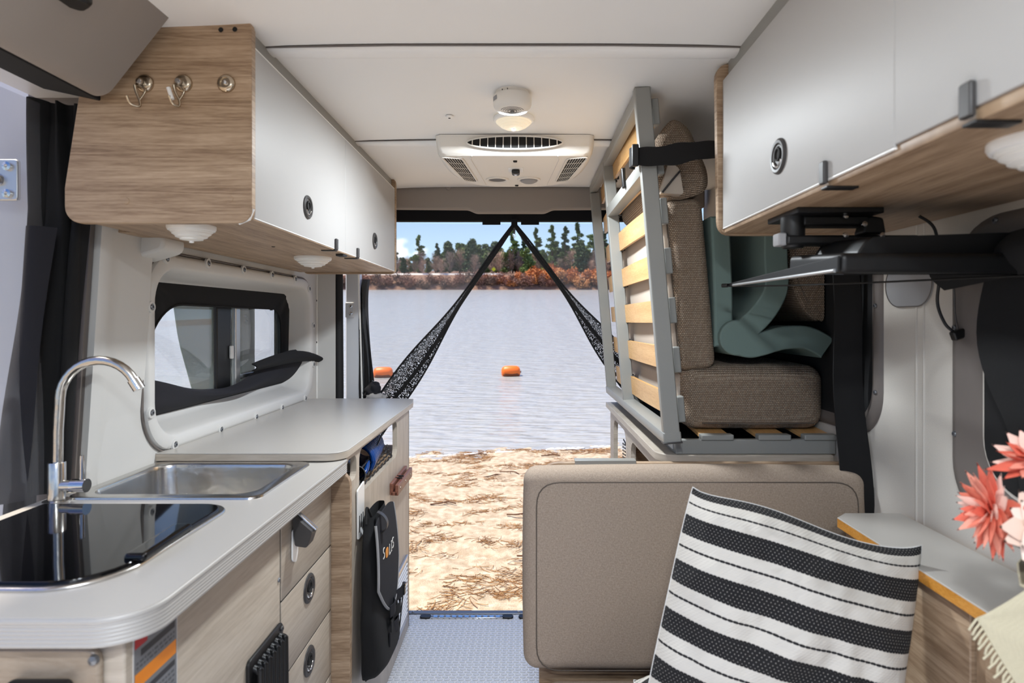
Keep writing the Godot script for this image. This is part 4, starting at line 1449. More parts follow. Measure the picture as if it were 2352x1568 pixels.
	for i in 3:
		var k := thing("wall_hook", names[i], "hook", Vector3([-0.789, -0.709, -0.620][i], 1.815, -1.265), "hooks on the oak end panel")
		part(k, "rosette", lathe([Vector2(0.0185, 0), Vector2(0.0185, 0.004), Vector2(0.015, 0.008), Vector2(0.011, 0.009), Vector2(0.0105, 0.006), Vector2(0.0, 0.006)], 24), M.nickel, Vector3.ZERO, Vector3(PI / 2, 0, 0))
		part(k, "stud", lathe([Vector2(0.007, 0.004), Vector2(0.0075, 0.014), Vector2(0.005, 0.018), Vector2(0, 0.019)] if i < 2 else [Vector2(0.005, 0.004), Vector2(0.004, 0.010), Vector2(0, 0.011)], 14), M.chrome, Vector3(-0.004 if i < 2 else 0.0, 0, 0), Vector3(PI / 2, 0, 0))
		if i < 2:
			var hx := -0.012 if i == 0 else -0.006
			part(k, "hook_shank", tube(spline([Vector3(-0.012, -0.008, 0.016), Vector3(-0.010, -0.022, 0.014), Vector3(hx * 0.3, -0.040, 0.013), Vector3(hx * 0.2, -0.052, 0.016), Vector3(hx - 0.002, -0.050, 0.026), Vector3(hx - 0.006, -0.036, 0.032)], 6), 0.0026, 7), M.nickel)
			part(k, "hook_loop", tube(spline([Vector3(-0.013, -0.006, 0.012), Vector3(0.008, -0.018, 0.013), Vector3(hx * 0.3, -0.038, 0.013)], 5), 0.0022, 6), M.nickel)
			if i == 1:
				part(k, "hook_tip", tube([Vector3(-0.017, -0.018, 0.026), Vector3(-0.008, -0.042, 0.028)], 0.0042, 8), M.white_gloss)


# ------------------------------------------------------------------ kitchen block
func outline_B() -> PackedVector2Array:
	var p := PackedVector2Array([Vector2(-1.035, 1.70), Vector2(-1.035, 0.79), Vector2(-0.565, 0.79)])
	for i in range(1, 13):
		var a := -PI / 2 + PI / 2 * i / 12
		p.append(Vector2(-0.565, 0.855) + Vector2(cos(a), sin(a)) * 0.065)
	p.append(Vector2(-0.50, 1.70))
	return p


func build_kitchen() -> void:
	# worktop with ribbed metal edge
	var w := thing("sink_worktop", "pale grey kitchen worktop with rounded ribbed metal edge around the sink and hob", "worktop", Vector3.ZERO)
	holed_panel(w, "slab", M.worktop, outline_B(), [moved(rounded_rect(0.37, 0.285, 0.05, 8), Vector2(-0.785, 1.477))], 0.036, Transform3D(PLAN, Vector3(0, 0.939, 0)))
	var ob := outline_B()
	for k in 7:
		var path := []
		for i in range(1, ob.size()):
			path.append(Vector3(ob[i].x - 0.0022, 0.9335 - k * 0.0052, -ob[i].y - 0.0022))
		part(w, "edge_rib", tube(path, 0.0042 if k > 0 else 0.0054, 8), M.worktop_edge)

	# steel sink
	var s := thing("sink", "rectangular stainless steel sink bowl set in the kitchen worktop", "sink", Vector3(-0.785, 0.939, -1.477))
	var rg := func(wx: float, wd: float, rad: float, y: float) -> Array:
		var o := []
		for q in rounded_rect(wx, wd, rad, 9):
			o.append(Vector3(q.x, y, -q.y))
		return o
	part(s, "rim", frame_loft([rg.call(0.422, 0.336, 0.03, 0.0), rg.call(0.420, 0.334, 0.03, 0.004), rg.call(0.412, 0.326, 0.03, 0.0055), rg.call(0.372, 0.286, 0.045, 0.0055), rg.call(0.364, 0.278, 0.045, 0.003)]), M.steel)
	part(s, "bowl", frame_loft([rg.call(0.364, 0.278, 0.045, 0.003), rg.call(0.358, 0.272, 0.045, -0.006), rg.call(0.345, 0.262, 0.05, -0.10), rg.call(0.33, 0.248, 0.055, -0.122), rg.call(0.29, 0.21, 0.06, -0.132), rg.call(0.05, 0.05, 0.02, -0.136), rg.call(0.002, 0.002, 0.0009, -0.136)]), M.steel)
	part(s, "drain", lathe([Vector2(0.035, 0), Vector2(0.033, 0.003), Vector2(0.024, 0.002), Vector2(0.02, -0.002), Vector2(0, -0.002)], 20), M.chrome, Vector3(0, -0.134, 0))

	# black glass hob lid
	var h := thing("hob", "black glass hob cover with steel rim beside the faucet", "hob", Vector3(0, 0.939, 0))
	var ho := PackedVector2Array([Vector2(-1.00, 1.262), Vector2(-1.00, 0.862)])
	for i in 11:
		var a := -PI / 2 + PI / 2 * i / 10
		ho.append(Vector2(-0.70, 0.962) + Vector2(cos(a), sin(a)) * 0.10)
	for i in 9:
		var a := PI / 2 * i / 8
		ho.append(Vector2(-0.655, 1.207) + Vector2(cos(a), sin(a)) * 0.055)
	part_xf(h, "rim", prism(ho, 0.008, 0.003), M.steel, Transform3D(PLAN, Vector3(0, 0.002, 0)))
	var hi := Geometry2D.offset_polygon(ho, -0.012)[0]
	part_xf(h, "glass_cover", prism(hi, 0.008, 0.002), M.black_glass, Transform3D(PLAN, Vector3(0, 0.0062, 0)))
	part(h, "finger_grip", soft_box(Vector3(0.035, 0.014, 0.15), 0.0065, Vector3.ZERO, 6), M.black_glass, Vector3(-0.617, 0.012, -1.03), Vector3(0, 0.04, 0))

	# faucet
	var f := thing("faucet", "brushed steel gooseneck faucet with side lever beside the sink", "faucet", Vector3(-0.998, 0.939, -1.298))
	part(f, "base_flange", lathe([Vector2(0.026, 0), Vector2(0.026, 0.003), Vector2(0.018, 0.005)], 24), M.steel)
	part(f, "body", lathe([Vector2(0.0165, 0.003), Vector2(0.0165, 0.082), Vector2(0.0155, 0.084), Vector2(0.010, 0.084)], 24), M.steel)
	var arc := [Vector3(0.002, 0.08, 0), Vector3(0.003, 0.15, 0), Vector3(0.006, 0.20, 0.0)]
	for i in 15:
		var a := PI - (PI * 0.86) * i / 14
		arc.append(Vector3(0.086 + cos(a) * 0.079, 0.221 + sin(a) * 0.079, -0.012 * i / 14.0))
	part(f, "spout", tube(arc, 0.0098, 14), M.steel)
	var e: Vector3 = arc[arc.size() - 1]
	var dir: Vector3 = (e - arc[arc.size() - 2]).normalized()
	part(f, "nozzle", tube([e - dir * 0.004, e + dir * 0.020], 0.0125, 14), M.chrome)
	part(f, "lever_hub", tube([Vector3(0.012, 0.034, 0), Vector3(0.035, 0.034, 0)], 0.012, 14), M.steel)
	part(f, "lever_collar", tube([Vector3(0.034, 0.034, 0), Vector3(0.064, 0.034, 0)], 0.0145, 14), M.chrome)
	part(f, "lever_pin", tube([Vector3(0.054, 0.04, 0), Vector3(0.054, 0.098, 0)], 0.0048, 10), M.chrome)

	# cabinet under it
	var c := thing("sink_cabinet", "pale wood kitchen cabinet with drawers under the sink and hob", "cabinet", Vector3.ZERO)
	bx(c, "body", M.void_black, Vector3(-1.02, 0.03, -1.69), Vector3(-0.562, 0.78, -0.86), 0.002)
	bx(c, "body_rail", M.void_black, Vector3(-0.575, 0.78, -1.69), Vector3(-0.562, 0.903, -0.86), 0.002)  # rail and body painted black for the shade behind the front gaps
	var dr := bx(c, "door", M.pale_wood, Vector3(-0.558, 0.06, -1.342), Vector3(-0.540, 0.897, -0.836), 0.002)
	part(dr, "door_screw", screw_mesh(0.005), M.dark_aluminium, Vector3(-0.540, 0.757, -1.333) - dr.position, Vector3(0, 0, -PI / 2))
	bx(c, "gap_shade_strip", M.void_black, Vector3(-0.558, 0.06, -1.3478), Vector3(-0.5415, 0.897, -1.3422), 0.0005)  # black strip stands in for the shade in the door gap
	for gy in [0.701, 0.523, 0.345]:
		bx(c, "gap_shade_strip", M.void_black, Vector3(-0.558, gy - 0.0018, -1.695), Vector3(-0.5415, gy + 0.0018, -1.348), 0.0005)  # shade between the drawers, put in as black strips
	var ys := [[0.703, 0.897], [0.525, 0.699], [0.347, 0.521], [0.06, 0.343]]
	for i in 4:
		var dw := bx(c, "drawer", M.pale_wood, Vector3(-0.558, ys[i][0], -1.695), Vector3(-0.540, ys[i][1], -1.348), 0.002)
		if i == 1 or i == 2:
			ring_latch(dw, Vector3(-0.540, [0, 0.658, 0.477][i], -1.518) - dw.position, 1.0, 0.036)
		if i == 0:
			var o := Vector3(-0.540, 0.826, -1.418) - dw.position
			part(dw, "lock_plate", prism(smooth_poly([Vector2(-0.016, 0.02), Vector2(-0.016, -0.05), Vector2(0.006, -0.062), Vector2(0.018, -0.04), Vector2(0.018, 0.02)], 0.008), 0.004, 0.001), M.white_gloss, o + Vector3(0.003, -0.005, 0.0), Vector3(0, PI / 2, 0))
			part(dw, "lock_paddle", prism(smooth_poly([Vector2(0.0, 0.052), Vector2(0.046, 0.012), Vector2(0.034, -0.024), Vector2(0.006, -0.020)], 0.006), 0.036, 0.002), M.dark_plastic, o + Vector3(0.004, 0.0, 0.0))
			part(dw, "lock_edge", tube([Vector3(0.002, 0.054, 0.0), Vector3(0.049, 0.012, 0.0)], 0.0058, 10), M.chrome, o + Vector3(0.004, 0.0, 0.0))
			part(dw, "lock_stem", tube([Vector3(0.0, 0.07, 0.006), Vector3(0.004, 0.045, 0.006)], 0.004, 8), M.black_plastic, o)
	# near face: framed door with a dark bar handle
	bx(c, "end_frame", M.pale_wood, Vector3(-1.02, 0.03, -0.86), Vector3(-0.5405, 0.903, -0.822), 0.003)
	var fd := part(c, "fridge_door", prism(moved(rounded_rect(0.44, 0.80, 0.02, 5), Vector2(-0.787, 0.488)), 0.012, 0.004), textured(M.pale_wood.albedo_texture, Vector3(0.8, 5, 0.8), 0.3, c8(214, 206, 198)), Vector3(0, 0, -0.8165))
	part(fd, "bar_handle", soft_box(Vector3(0.085, 0.022, 0.022), 0.010, Vector3.ZERO, 5), M.black_plastic, Vector3(-0.638, 0.842, 0.018))
	part(fd, "door_bolt", lathe([Vector2(0.007, 0), Vector2(0.006, 0.005), Vector2(0, 0.007)], 12), M.dark_aluminium, Vector3(-0.573, 0.874, 0.006), Vector3(PI / 2, 0, 0))
	# ribbed black heater vent
	var v := thing("heater_vent", "black ribbed plastic vent low on the kitchen cabinet door", "vent", Vector3(-0.540, 0.47, -1.257))
	part(v, "plate", prism(rounded_rect(0.165, 0.39, 0.012, 4), 0.008, 0.002), M.black_plastic, Vector3(0.004, 0, 0), Vector3(0, PI / 2, 0))
	for i in 7:
		var z := -0.062 + i * 0.0205
		part(v, "rib", tube(spline([Vector3(0.006, 0.172, z), Vector3(0.017, 0.165, z), Vector3(0.020, 0.145, z), Vector3(0.020, -0.14, z), Vector3(0.008, -0.165, z)], 4), 0.0072, 8), M.black_plastic)
	part(v, "corner_screw", screw_mesh(0.006), M.dark_plastic, Vector3(0.008, 0.183, -0.072), Vector3(0, 0, -PI / 2))
	# safety sticker, red flag, black lines and an orange bar
	var img := Image.create(128, 128, false, Image.FORMAT_RGB8)
	img.fill(c8(206, 206, 206))
	img.fill_rect(Rect2i(2, 2, 124, 124), c8(112, 114, 118))
	img.fill_rect(Rect2i(4, 4, 34, 13), c8(176, 12, 20))
	img.fill_rect(Rect2i(40, 4, 84, 5), c8(140, 60, 58))
	img.fill_rect(Rect2i(20, 22, 100, 9), c8(36, 36, 40))
	img.fill_rect(Rect2i(4, 50, 120, 20), c8(240, 140, 20))
	img.fill_rect(Rect2i(22, 77, 98, 8), c8(44, 44, 48))
	var rs := RandomNumberGenerator.new()
	rs.seed = 9
	for yy in [36, 42, 90, 97, 104, 111, 118]:
		var x := 8
		while x < 116:
			var l := rs.randi_range(3, 11)
			img.fill_rect(Rect2i(x, yy, l, 3), c8(70, 72, 76))
			x += l + 3
	var sm := plain(Color.WHITE, 0.4)
	sm.albedo_texture = ImageTexture.create_from_image(img)
	var sk := thing("warning_sticker", "grey safety sticker with red flag and orange bar on the cabinet corner", "sticker", Vector3(-0.5395, 0.825, -0.888))
	part(sk, "print", surf(1, 1, func(a: float, b: float): return Vector3(0.0, lerpf(0.062, -0.075, b), lerpf(0.05, -0.056, a)), 0.0005), sm)


# ------------------------------------------------------------------ rear counter, storage panel, bag
func build_rear_counter() -> void:
	var t := thing("rear_worktop", "bare grey worktop with oak edge running under the window to the rear doors", "worktop", Vector3.ZERO)
	var po := PackedVector2Array([Vector2(-1.04, 2.82), Vector2(-1.04, 1.655), Vector2(-0.55, 1.655)])
	for i in range(1, 9):
		var a := -PI / 2 + PI / 2 * i / 8
		po.append(Vector2(-0.548, 1.708) + Vector2(cos(a), sin(a)) * 0.053)
	po.append(Vector2(-0.495, 2.68))
	po.append(Vector2(-0.515, 2.80))
	po.append(Vector2(-0.56, 2.82))
	part_xf(t, "core", prism(po, 0.0185, 0.001), M.pale_wood, Transform3D(PLAN, Vector3(0, 0.9515, 0)))
	part_xf(t, "laminate", prism(po, 0.0035, 0.001), M.worktop, Transform3D(PLAN, Vector3(0, 0.9625, 0)))

	var c := thing("rear_cabinet", "pale wood storage cabinet with an open cubby under the rear worktop", "cabinet", Vector3.ZERO)
	var o1 := moved(rounded_rect(0.546, 0.138, 0.035, 6), Vector2(2.124, 0.862))
	var o2 := moved(rounded_rect(0.10, 0.07, 0.025, 5), Vector2(1.77, 0.892))
	holed_panel(c, "side_panel", M.pale_upright, PackedVector2Array([Vector2(1.716, 0.0), Vector2(2.635, 0.0), Vector2(2.635, 0.942), Vector2(1.716, 0.942)]), [o1, o2], 0.018, Transform3D(SIDE, Vector3(-0.505, 0, 0)))
	part(c, "dark_edge", box_mesh(Vector3(0.02, 0.94, 0.004), 0.001), M.black_plastic, Vector3(-0.514, 0.47, -2.637))
	bx(c, "shelf", M.oak, Vector3(-1.02, 0.765, -2.62), Vector3(-0.524, 0.79, -1.72), 0.001)
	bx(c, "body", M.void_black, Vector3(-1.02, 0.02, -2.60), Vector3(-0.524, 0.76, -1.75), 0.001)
	part(c, "divider", prism(round_corners(0.53, 0.905, [0.0, 0.0, 0.04, 0.0], 6), 0.018, 0.0015), M.oak, Vector3(-0.753, 0.4525, -1.705))
	# louvred vent
	var lv := thing("louvre_vent", "pale louvred vent set low in the rear cabinet beside the doorway", "vent", Vector3(-0.505, 0.205, -2.45))
	for q in [[0.0, 0.122, 0.25, 0.02], [0.0, -0.122, 0.25, 0.02]]:
		part(lv, "frame_rail", box_mesh(Vector3(0.010, q[3], q[2]), 0.002), M.aluminium, Vector3(0.005, q[1], 0))
	for z in [-0.118, 0.118]:
		part(lv, "frame_stile", box_mesh(Vector3(0.010, 0.262, 0.014), 0.002), M.aluminium, Vector3(0.005, 0, z))
	part(lv, "backing", box_mesh(Vector3(0.002, 0.235, 0.23), 0.0005), M.dark_plastic, Vector3(0.001, 0, 0))
	for i in 13:
		part(lv, "louvre", box_mesh(Vector3(0.011, 0.003, 0.22), 0.001), M.white_gloss, Vector3(0.006, -0.102 + i * 0.017, 0), Vector3(0, 0, -0.75))
	# brown wooden rail
	var rk := thing("wooden_rail", "reddish brown wooden hook rail screwed on the rear cabinet near the doorway", "rail", Vector3(-0.505, 0.697, -2.405))
	part(rk, "back_rail", box_mesh(Vector3(0.012, 0.044, 0.28), 0.002), M.brown_wood, Vector3(0.006, 0, 0))
	part(rk, "front_rail", box_mesh(Vector3(0.012, 0.04, 0.28), 0.002), M.brown_wood, Vector3(0.026, -0.004, 0))
	part(rk, "bottom_rail", box_mesh(Vector3(0.02, 0.012, 0.28), 0.001), M.brown_wood, Vector3(0.016, -0.017, 0))
	for z in [0.03, 0.06]:
		part(rk, "peg", box_mesh(Vector3(0.026, 0.006, 0.004), 0.001), M.black_plastic, Vector3(0.018, 0.022, z))
	for z in [0.1, 0.0, -0.1]:
		part(rk, "screw", screw_mesh(0.004), M.nickel, Vector3(0.032, -0.004, z), Vector3(0, 0, -PI / 2))

	# things in the cubby
	var hs := thing("coiled_hose", "glossy dark blue coiled hose lying in the cubby under the rear worktop", "hose", Vector3(-0.585, 0.848, -2.20))
	var helix := []
	for i in 14 * 24 + 1:
		var a := TAU * i / 24.0
		helix.append(Vector3(cos(a) * 0.052, sin(a) * 0.052, 0.14 - i / 24.0 * 0.0205))
	part(hs, "coil", tube(helix, 0.0082, 7), M.hose_blue, Vector3.ZERO, Vector3(0, 0.12, 0))
	part(hs, "coil_end", tube(spline([Vector3(0.052, 0.0, 0.14), Vector3(0.05, -0.03, 0.18), Vector3(0.0, -0.045, 0.21), Vector3(-0.04, -0.03, 0.20)], 8), 0.0082, 8), M.hose_blue)
	var rb := thing("red_box", "dark red container at the back of the cubby behind the blue hose", "container", Vector3(-0.74, 0.79, -2.05))
	part(rb, "body", soft_box(Vector3(0.10, 0.115, 0.2), 0.015, Vector3.ZERO, 4), plain(c8(128, 22, 30), 0.4), Vector3(0, 0.058, 0))
	part(rb, "lid", soft_box(Vector3(0.105, 0.02, 0.205), 0.008, Vector3.ZERO, 4), plain(c8(98, 14, 22), 0.4), Vector3(0, 0.113, 0))
	for i in 2:
		var cu := thing("black_cup", ["glossy black cup lying on its side in the cubby before the hose", "dark cup with bright rim leaning at the near end of the cubby"][i], "cup", [Vector3(-0.552, 0.822, -1.975), Vector3(-0.575, 0.868, -1.905)][i], "cups in the cubby")
		cu.rotation = [Vector3(1.35, 0.5, 0.2), Vector3(1.2, -0.2, 0.5)][i]
		part(cu, "cup_wall", lathe([Vector2(0.0, -0.04), Vector2(0.024, -0.04), Vector2(0.029, -0.034), Vector2(0.032, 0.04), Vector2(0.0295, 0.04), Vector2(0.027, -0.03), Vector2(0.0, -0.034)], 24), M.pot_black)
		part(cu, "cup_rim", tube_ring(0.0308, 0.0022), M.chrome if i == 1 else M.dark_plastic, Vector3(0, 0.04, 0))
	var nt := thing("storage_net", "black elastic storage net along the cubby edge under the rear worktop", "net", Vector3(0, 0, 0))
	var st := begin()
	var netm := ArrayMesh.new()
	for i in 30:
		for j in 4:
			var u := 1.86 + i * 0.0175
			var y := 0.795 + j * 0.013
			var zig := []
			for k in 5:
				zig.append(Vector3(-0.521 - 0.006 * j + 0.002 * sin(i * 2.0 + k), y + 0.0065 * (k % 2), -(u + k * 0.0044)))
			st.append_from(tube(zig, 0.0016, 4), 0, Transform3D())
	netm = st.commit()
	part(nt, "mesh", netm, M.dark_plastic)
	part(nt, "top_cord", tube(spline([Vector3(-0.54, 0.835, -1.87), Vector3(-0.53, 0.86, -2.1), Vector3(-0.54, 0.90, -2.30), Vector3(-0.56, 0.905, -2.39)], 6), 0.003, 6), M.black_plastic)
	var st2 := begin()
	for i in 8:
		for j in 5:
			var zig := []
			for k in 5:
				zig.append(Vector3(-0.60 - i * 0.012, 0.86 + j * 0.011 + 0.005 * (k % 2), -2.36 - 0.011 * k * 0.6 + 0.001 * i))
			st2.append_from(tube(zig, 0.0014, 4), 0, Transform3D())
	part(nt, "end_mesh", st2.commit(), M.dark_plastic)
	var tl := thing("metal_tool", "small steel multi-tool in the tiny opening above the drawers", "tool", Vector3(-0.530, 0.885, -1.775))
	part(tl, "handle", prism(rounded_rect(0.03, 0.06, 0.012, 4), 0.01, 0.002), M.steel, Vector3(0, 0, 0), Vector3(0, PI / 2, 0.2))
	part(tl, "rivet", lathe([Vector2(0.004, 0), Vector2(0.003, 0.002), Vector2(0, 0.002)], 10), M.dark_plastic, Vector3(0.0055, 0.01, 0), Vector3(0, 0, -PI / 2))

	# over-panel hook with the black bag
	var hk := thing("panel_hook", "white plastic hook clipped over the cubby edge, holding the black bag", "hook", Vector3(-0.500, 0.80, -1.845))
	part(hk, "plate", prism(smooth_poly([Vector2(-0.035, 0.02), Vector2(0.04, 0.03), Vector2(0.035, -0.13), Vector2(-0.03, -0.13)], 0.008), 0.005, 0.001), M.white_gloss, Vector3(0.0, 0, 0), Vector3(0, PI / 2, 0))
	for z in [-0.02, 0.0, 0.02]:
		part(hk, "slot", box_mesh(Vector3(0.002, 0.05, 0.006), 0.0005), M.dark_plastic, Vector3(0.003, -0.085, z))
	part(hk, "prong", tube(spline([Vector3(0.002, -0.10, 0.005), Vector3(0.012, -0.12, 0.005), Vector3(0.022, -0.112, 0.005), Vector3(0.024, -0.09, 0.005)], 5), 0.004, 7), M.white_gloss)
	var bg := thing("black_bag", "black canvas bag with grey piping and a sun logo hanging on the rear cabinet", "bag", Vector3(-0.502, 0.235, -1.925))
	part(bg, "body", surf(40, 26, func(u: float, v: float):
		var a: float = TAU * u
		var y: float = 0.495 * v
		var lo := smoothstep(0.0, 0.10, v)
		var hi := 1.0 - 0.25 * smoothstep(0.85, 1.0, v)
		var half_z := (0.138 + 0.014 * sin(v * 5.0)) * (0.55 + 0.45 * lo) * hi
		var half_x := (0.042 - 0.026 * v) * (0.4 + 0.6 * lo)
		var ca := signf(cos(a)) * pow(absf(cos(a)), 0.55)
		var sa := signf(sin(a)) * pow(absf(sin(a)), 0.55)
		return Vector3(0.010 + half_x + ca * half_x, y + 0.012 * sin(a * 2.0) * (1 - v), sa * half_z + 0.004 * sin(y * 40.0))), M.black_cloth)
	var flap := func(u: float, v: float) -> Vector3:
		var zc := lerpf(0.138, -0.138, u)
		var bow := 1.0 - pow(absf(u * 2.0 - 1.0), 2.2)
		var y := lerpf(0.50, 0.315 - 0.125 * bow, v) - 0.02 * pow(absf(u * 2.0 - 1.0), 3.0)
		return Vector3(0.058 + 0.026 * v * (1 - 0.5 * v) + 0.012 * bow * v, y, zc * (0.86 + 0.14 * v))
	part(bg, "flap", surf(24, 18, flap, 0.004), M.navy_cloth)
	var edge := []
	for i in 9:
		edge.append(flap.call(0.0, i / 8.0))
	for i in range(1, 25):
		edge.append(flap.call(i / 24.0, 1.0))
	for i in range(1, 9):
		edge.append(flap.call(1.0, 1.0 - i / 8.0))
	part(bg, "piping", tube(edge, 0.0042, 6), M.piping_grey)
	part(bg, "handle_loop", surf(20, 2, func(u: float, v: float):
		var a: float = PI * u
		return Vector3(0.05 + 0.035 * sin(a), 0.475 + 0.03 * cos(a), 0.055 + 0.02 * v + 0.02 * sin(a)), 0.003), M.dark_plastic)
	part(bg, "hanging_loop", tube(spline([Vector3(0.03, 0.49, 0.06), Vector3(0.024, 0.525, 0.09), Vector3(0.03, 0.485, 0.12)], 6), 0.004, 6), M.strap)
	for i in 4:
		part(bg, "pocket_pleat", surf(8, 4, func(u: float, v: float):
			return Vector3(0.088 - 0.004 * i + 0.008 * sin(u * 9.0 + i), 0.215 - 0.045 * i - 0.035 * v, lerpf(0.06, -0.115, u)), 0.003), M.navy_cloth if i % 2 == 0 else M.black_cloth)
	part(bg, "buckle", prism(rounded_rect(0.022, 0.04, 0.005, 3), 0.008, 0.002), M.black_plastic, Vector3(0.098, 0.20, -0.10), Vector3(0, PI / 2, 0))
	part(bg, "buckle_bar", box_mesh(Vector3(0.004, 0.006, 0.02), 0.001), M.nickel, Vector3(0.104, 0.215, -0.10))
	part(bg, "loose_strap", surf(2, 12, func(u: float, v: float):
		return Vector3(0.096 - 0.02 * v, 0.19 - 0.17 * v, -0.105 + 0.016 * u - 0.02 * v), 0.002), M.strap)
	# logo running up the flap: S, orange sun, L I S
	var font := SystemFont.new()
	font.font_names = PackedStringArray(["Droid Sans"])
	var zz := [0.085, 0.048, 0.008, -0.018, -0.042]
	var word := "SOLIS"
	for i in 5:
		var tilt := Basis(Vector3(0, 1, 0), PI / 2) * Basis(Vector3(0, 0, 1), 0.0)
		var anchor: Vector3 = flap.call(0.5 - zz[i] / 0.27, 0.42)
		if i == 1:
			part(bg, "sun_mark", prism(rounded_rect(0.032, 0.03, 0.012, 5), 0.002, 0.0005), M.logo_orange, anchor + Vector3(0.004, 0.0, 0), Vector3(0, PI / 2, 0))
			continue
		var tm := TextMesh.new()
		tm.font = font
		tm.text = word[i]
		tm.font_size = 32
		tm.pixel_size = 0.0014
		tm.depth = 0.0015
		var o := part(bg, "logo_letter", tm, M.logo_white, anchor + Vector3(0.0038, 0.0, 0), Vector3(0, PI / 2, 0))
		o.rotation.x = 0.0


func tube_ring(r: float, w: float, n := 24) -> ArrayMesh:
	var p := []
	for i in n:
		p.append(Vector3(cos(TAU * i / n) * r, 0, sin(TAU * i / n) * r))
	return tube(p, w, 6, true)


# ------------------------------------------------------------------ ceiling fittings
func build_ceiling_fittings() -> void:
	var s := thing("smoke_alarm", "round white smoke alarm on the ceiling with slotted face", "smoke alarm", Vector3(-0.036, 1.947, -1.665))
	part(s, "mount_ring", lathe([Vector2(0.045, 0), Vector2(0.045, -0.012)], 36), M.appliance)
	part(s, "case", lathe([Vector2(0.050, -0.010), Vector2(0.0525, -0.013), Vector2(0.0525, -0.034), Vector2(0.050, -0.042), Vector2(0.043, -0.049), Vector2(0.02, -0.051), Vector2(0, -0.051)], 40), M.appliance)
	for k in 4:
		var rr := 0.013 + k * 0.006
		for h in 2:
			var arc := []
			for i in 12:
				var a := PI * (0.08 + h) + PI * 0.84 * i / 11
				arc.append(Vector3(cos(a) * rr, -0.0508 + 0.0006 * k, sin(a) * rr))
			part(s, "slot", tube(arc, 0.0016, 5), M.dark_plastic)
	part(s, "test_button", lathe([Vector2(0.006, -0.05), Vector2(0.006, -0.053), Vector2(0, -0.0535)], 12), M.dark_plastic)
	for x in [-0.012, -0.026]:
		part(s, "base_notch", box_mesh(Vector3(0.0018, 0.006, 0.003), 0.0005), M.void_black, Vector3(x, -0.007, sqrt(0.045 * 0.045 - x * x)))
	part(s, "side_label", surf(6, 1, func(u: float, v: float):
		var a := lerpf(PI * 0.78, PI * 0.92, u)
		return Vector3(cos(a) * 0.0529, lerpf(-0.018, -0.030, v), sin(a) * 0.0529)), M.piping_grey)

	# lit dome lamp on the ceiling; two unseen copies added overhead to brighten the interior
	for k in 3:
		var l := dome_lamp("ceiling_lamp", ["lit round dome lamp on the ceiling between smoke alarm and air conditioner", "added unseen fill lamp overhead behind the camera, copy of the round dome lamp", "added unseen fill lamp overhead by the cab, copy of the round dome lamp"][k], Vector3(-0.036, 1.944, [-1.868, 0.12, 0.62][k]), 0.063, true, M.white_gloss)
		var al := AreaLight3D.new()
		al.name = "ceiling_lamp_light"
		al.light_color = Color(0.95, 0.98, 1.0)
		al.light_energy = [0.75, 0.68, 0.68][k]
		al.area_size = Vector2(0.11, 0.11)
		al.area_range = 8.0
		al.area_attenuation = 2.0
		al.shadow_enabled = true
		l.add_child(al)
		al.position = Vector3(0, -0.036, 0)
		al.rotation.x = -PI / 2
	var p := thing("ceiling_plug", "small round white plug on the ceiling beside the smoke alarm", "plug", Vector3(-0.231, 1.945, -1.852))
	part(p, "washer", lathe([Vector2(0.0115, 0), Vector2(0.011, -0.004), Vector2(0.007, -0.006), Vector2(0, -0.006)], 20), M.white_gloss)
	part(p, "plug_screw", lathe([Vector2(0.004, -0.006), Vector2(0.003, -0.0075), Vector2(0, -0.0075)], 10), M.dark_plastic)

	# air conditioner ceiling unit
	var a := thing("air_conditioner", "white ceiling air conditioner unit with oval front vent and two side grilles", "air conditioner", Vector3(-0.036, 1.945, 0))
	var half := [[2.035, 0.250], [2.05, 0.266], [2.10, 0.272], [2.20, 0.270], [2.30, 0.262], [2.40, 0.244], [2.47, 0.218], [2.53, 0.165], [2.56, 0.09]]
	var plan := PackedVector2Array()
	for h in half:
		plan.append(Vector2(h[1], h[0]))
	half.reverse()
	for h in half:
		plan.append(Vector2(-h[1], h[0]))
	var loops := []
	for q in [[1.0, 0.0, 0.0], [0.995, -0.02, 0.0], [0.98, -0.045, 0.0], [0.955, -0.058, 0.0], [0.91, -0.0635, 0.0]]:
		var o := []
		for v in plan:
			var c := Vector2(0, 2.28)
			var w: Vector2 = c + (v - c) * q[0]
			# keep the front face upright
			o.append(Vector3(w.x, q[1], -maxf(w.y, 2.035 + (1.0 - q[0]) * 0.12)))
		loops.append(o)
	part(a, "shell", frame_loft(loops), M.appliance)
	# bottom plate closing the shell
	var inner := PackedVector2Array()
	for v in loops[4]:
		inner.append(Vector2(v.x, -v.z))
	part_xf(a, "face_plate", prism(inner, 0.003, 0.001), M.appliance, Transform3D(PLAN, Vector3(0, -0.0635, 0)))
	# oval vent in the front face with upright vanes
	var ov := PackedVector2Array()
	for i in 40:
		ov.append(Vector2(cos(TAU * i / 40) * 0.158, sin(TAU * i / 40) * 0.0215))
	part(a, "vent_well", prism(ov, 0.006, 0.001), M.void_black, Vector3(0, -0.030, -2.029), Vector3(-0.12, 0, 0))
	var rim := []
	for v in ov:
		rim.append(Vector3(v.x * 1.01, v.y * 1.05, 0.004))
	part(a, "vent_rim", tube(rim, 0.0028, 6, true), M.appliance, Vector3(0, -0.030, -2.029), Vector3(-0.12, 0, 0))
	for i in 12:
		var x := -0.14 + i * 0.0255
		var hh := 0.0215 * sqrt(maxf(0.0, 1.0 - pow(x / 0.158, 2.0)))
		part(a, "vane", box_mesh(Vector3(0.0022, hh * 2.0, 0.010), 0.0006), M.appliance, Vector3(x, -0.030, -2.025), Vector3(-0.12, x * 1.5, 0))
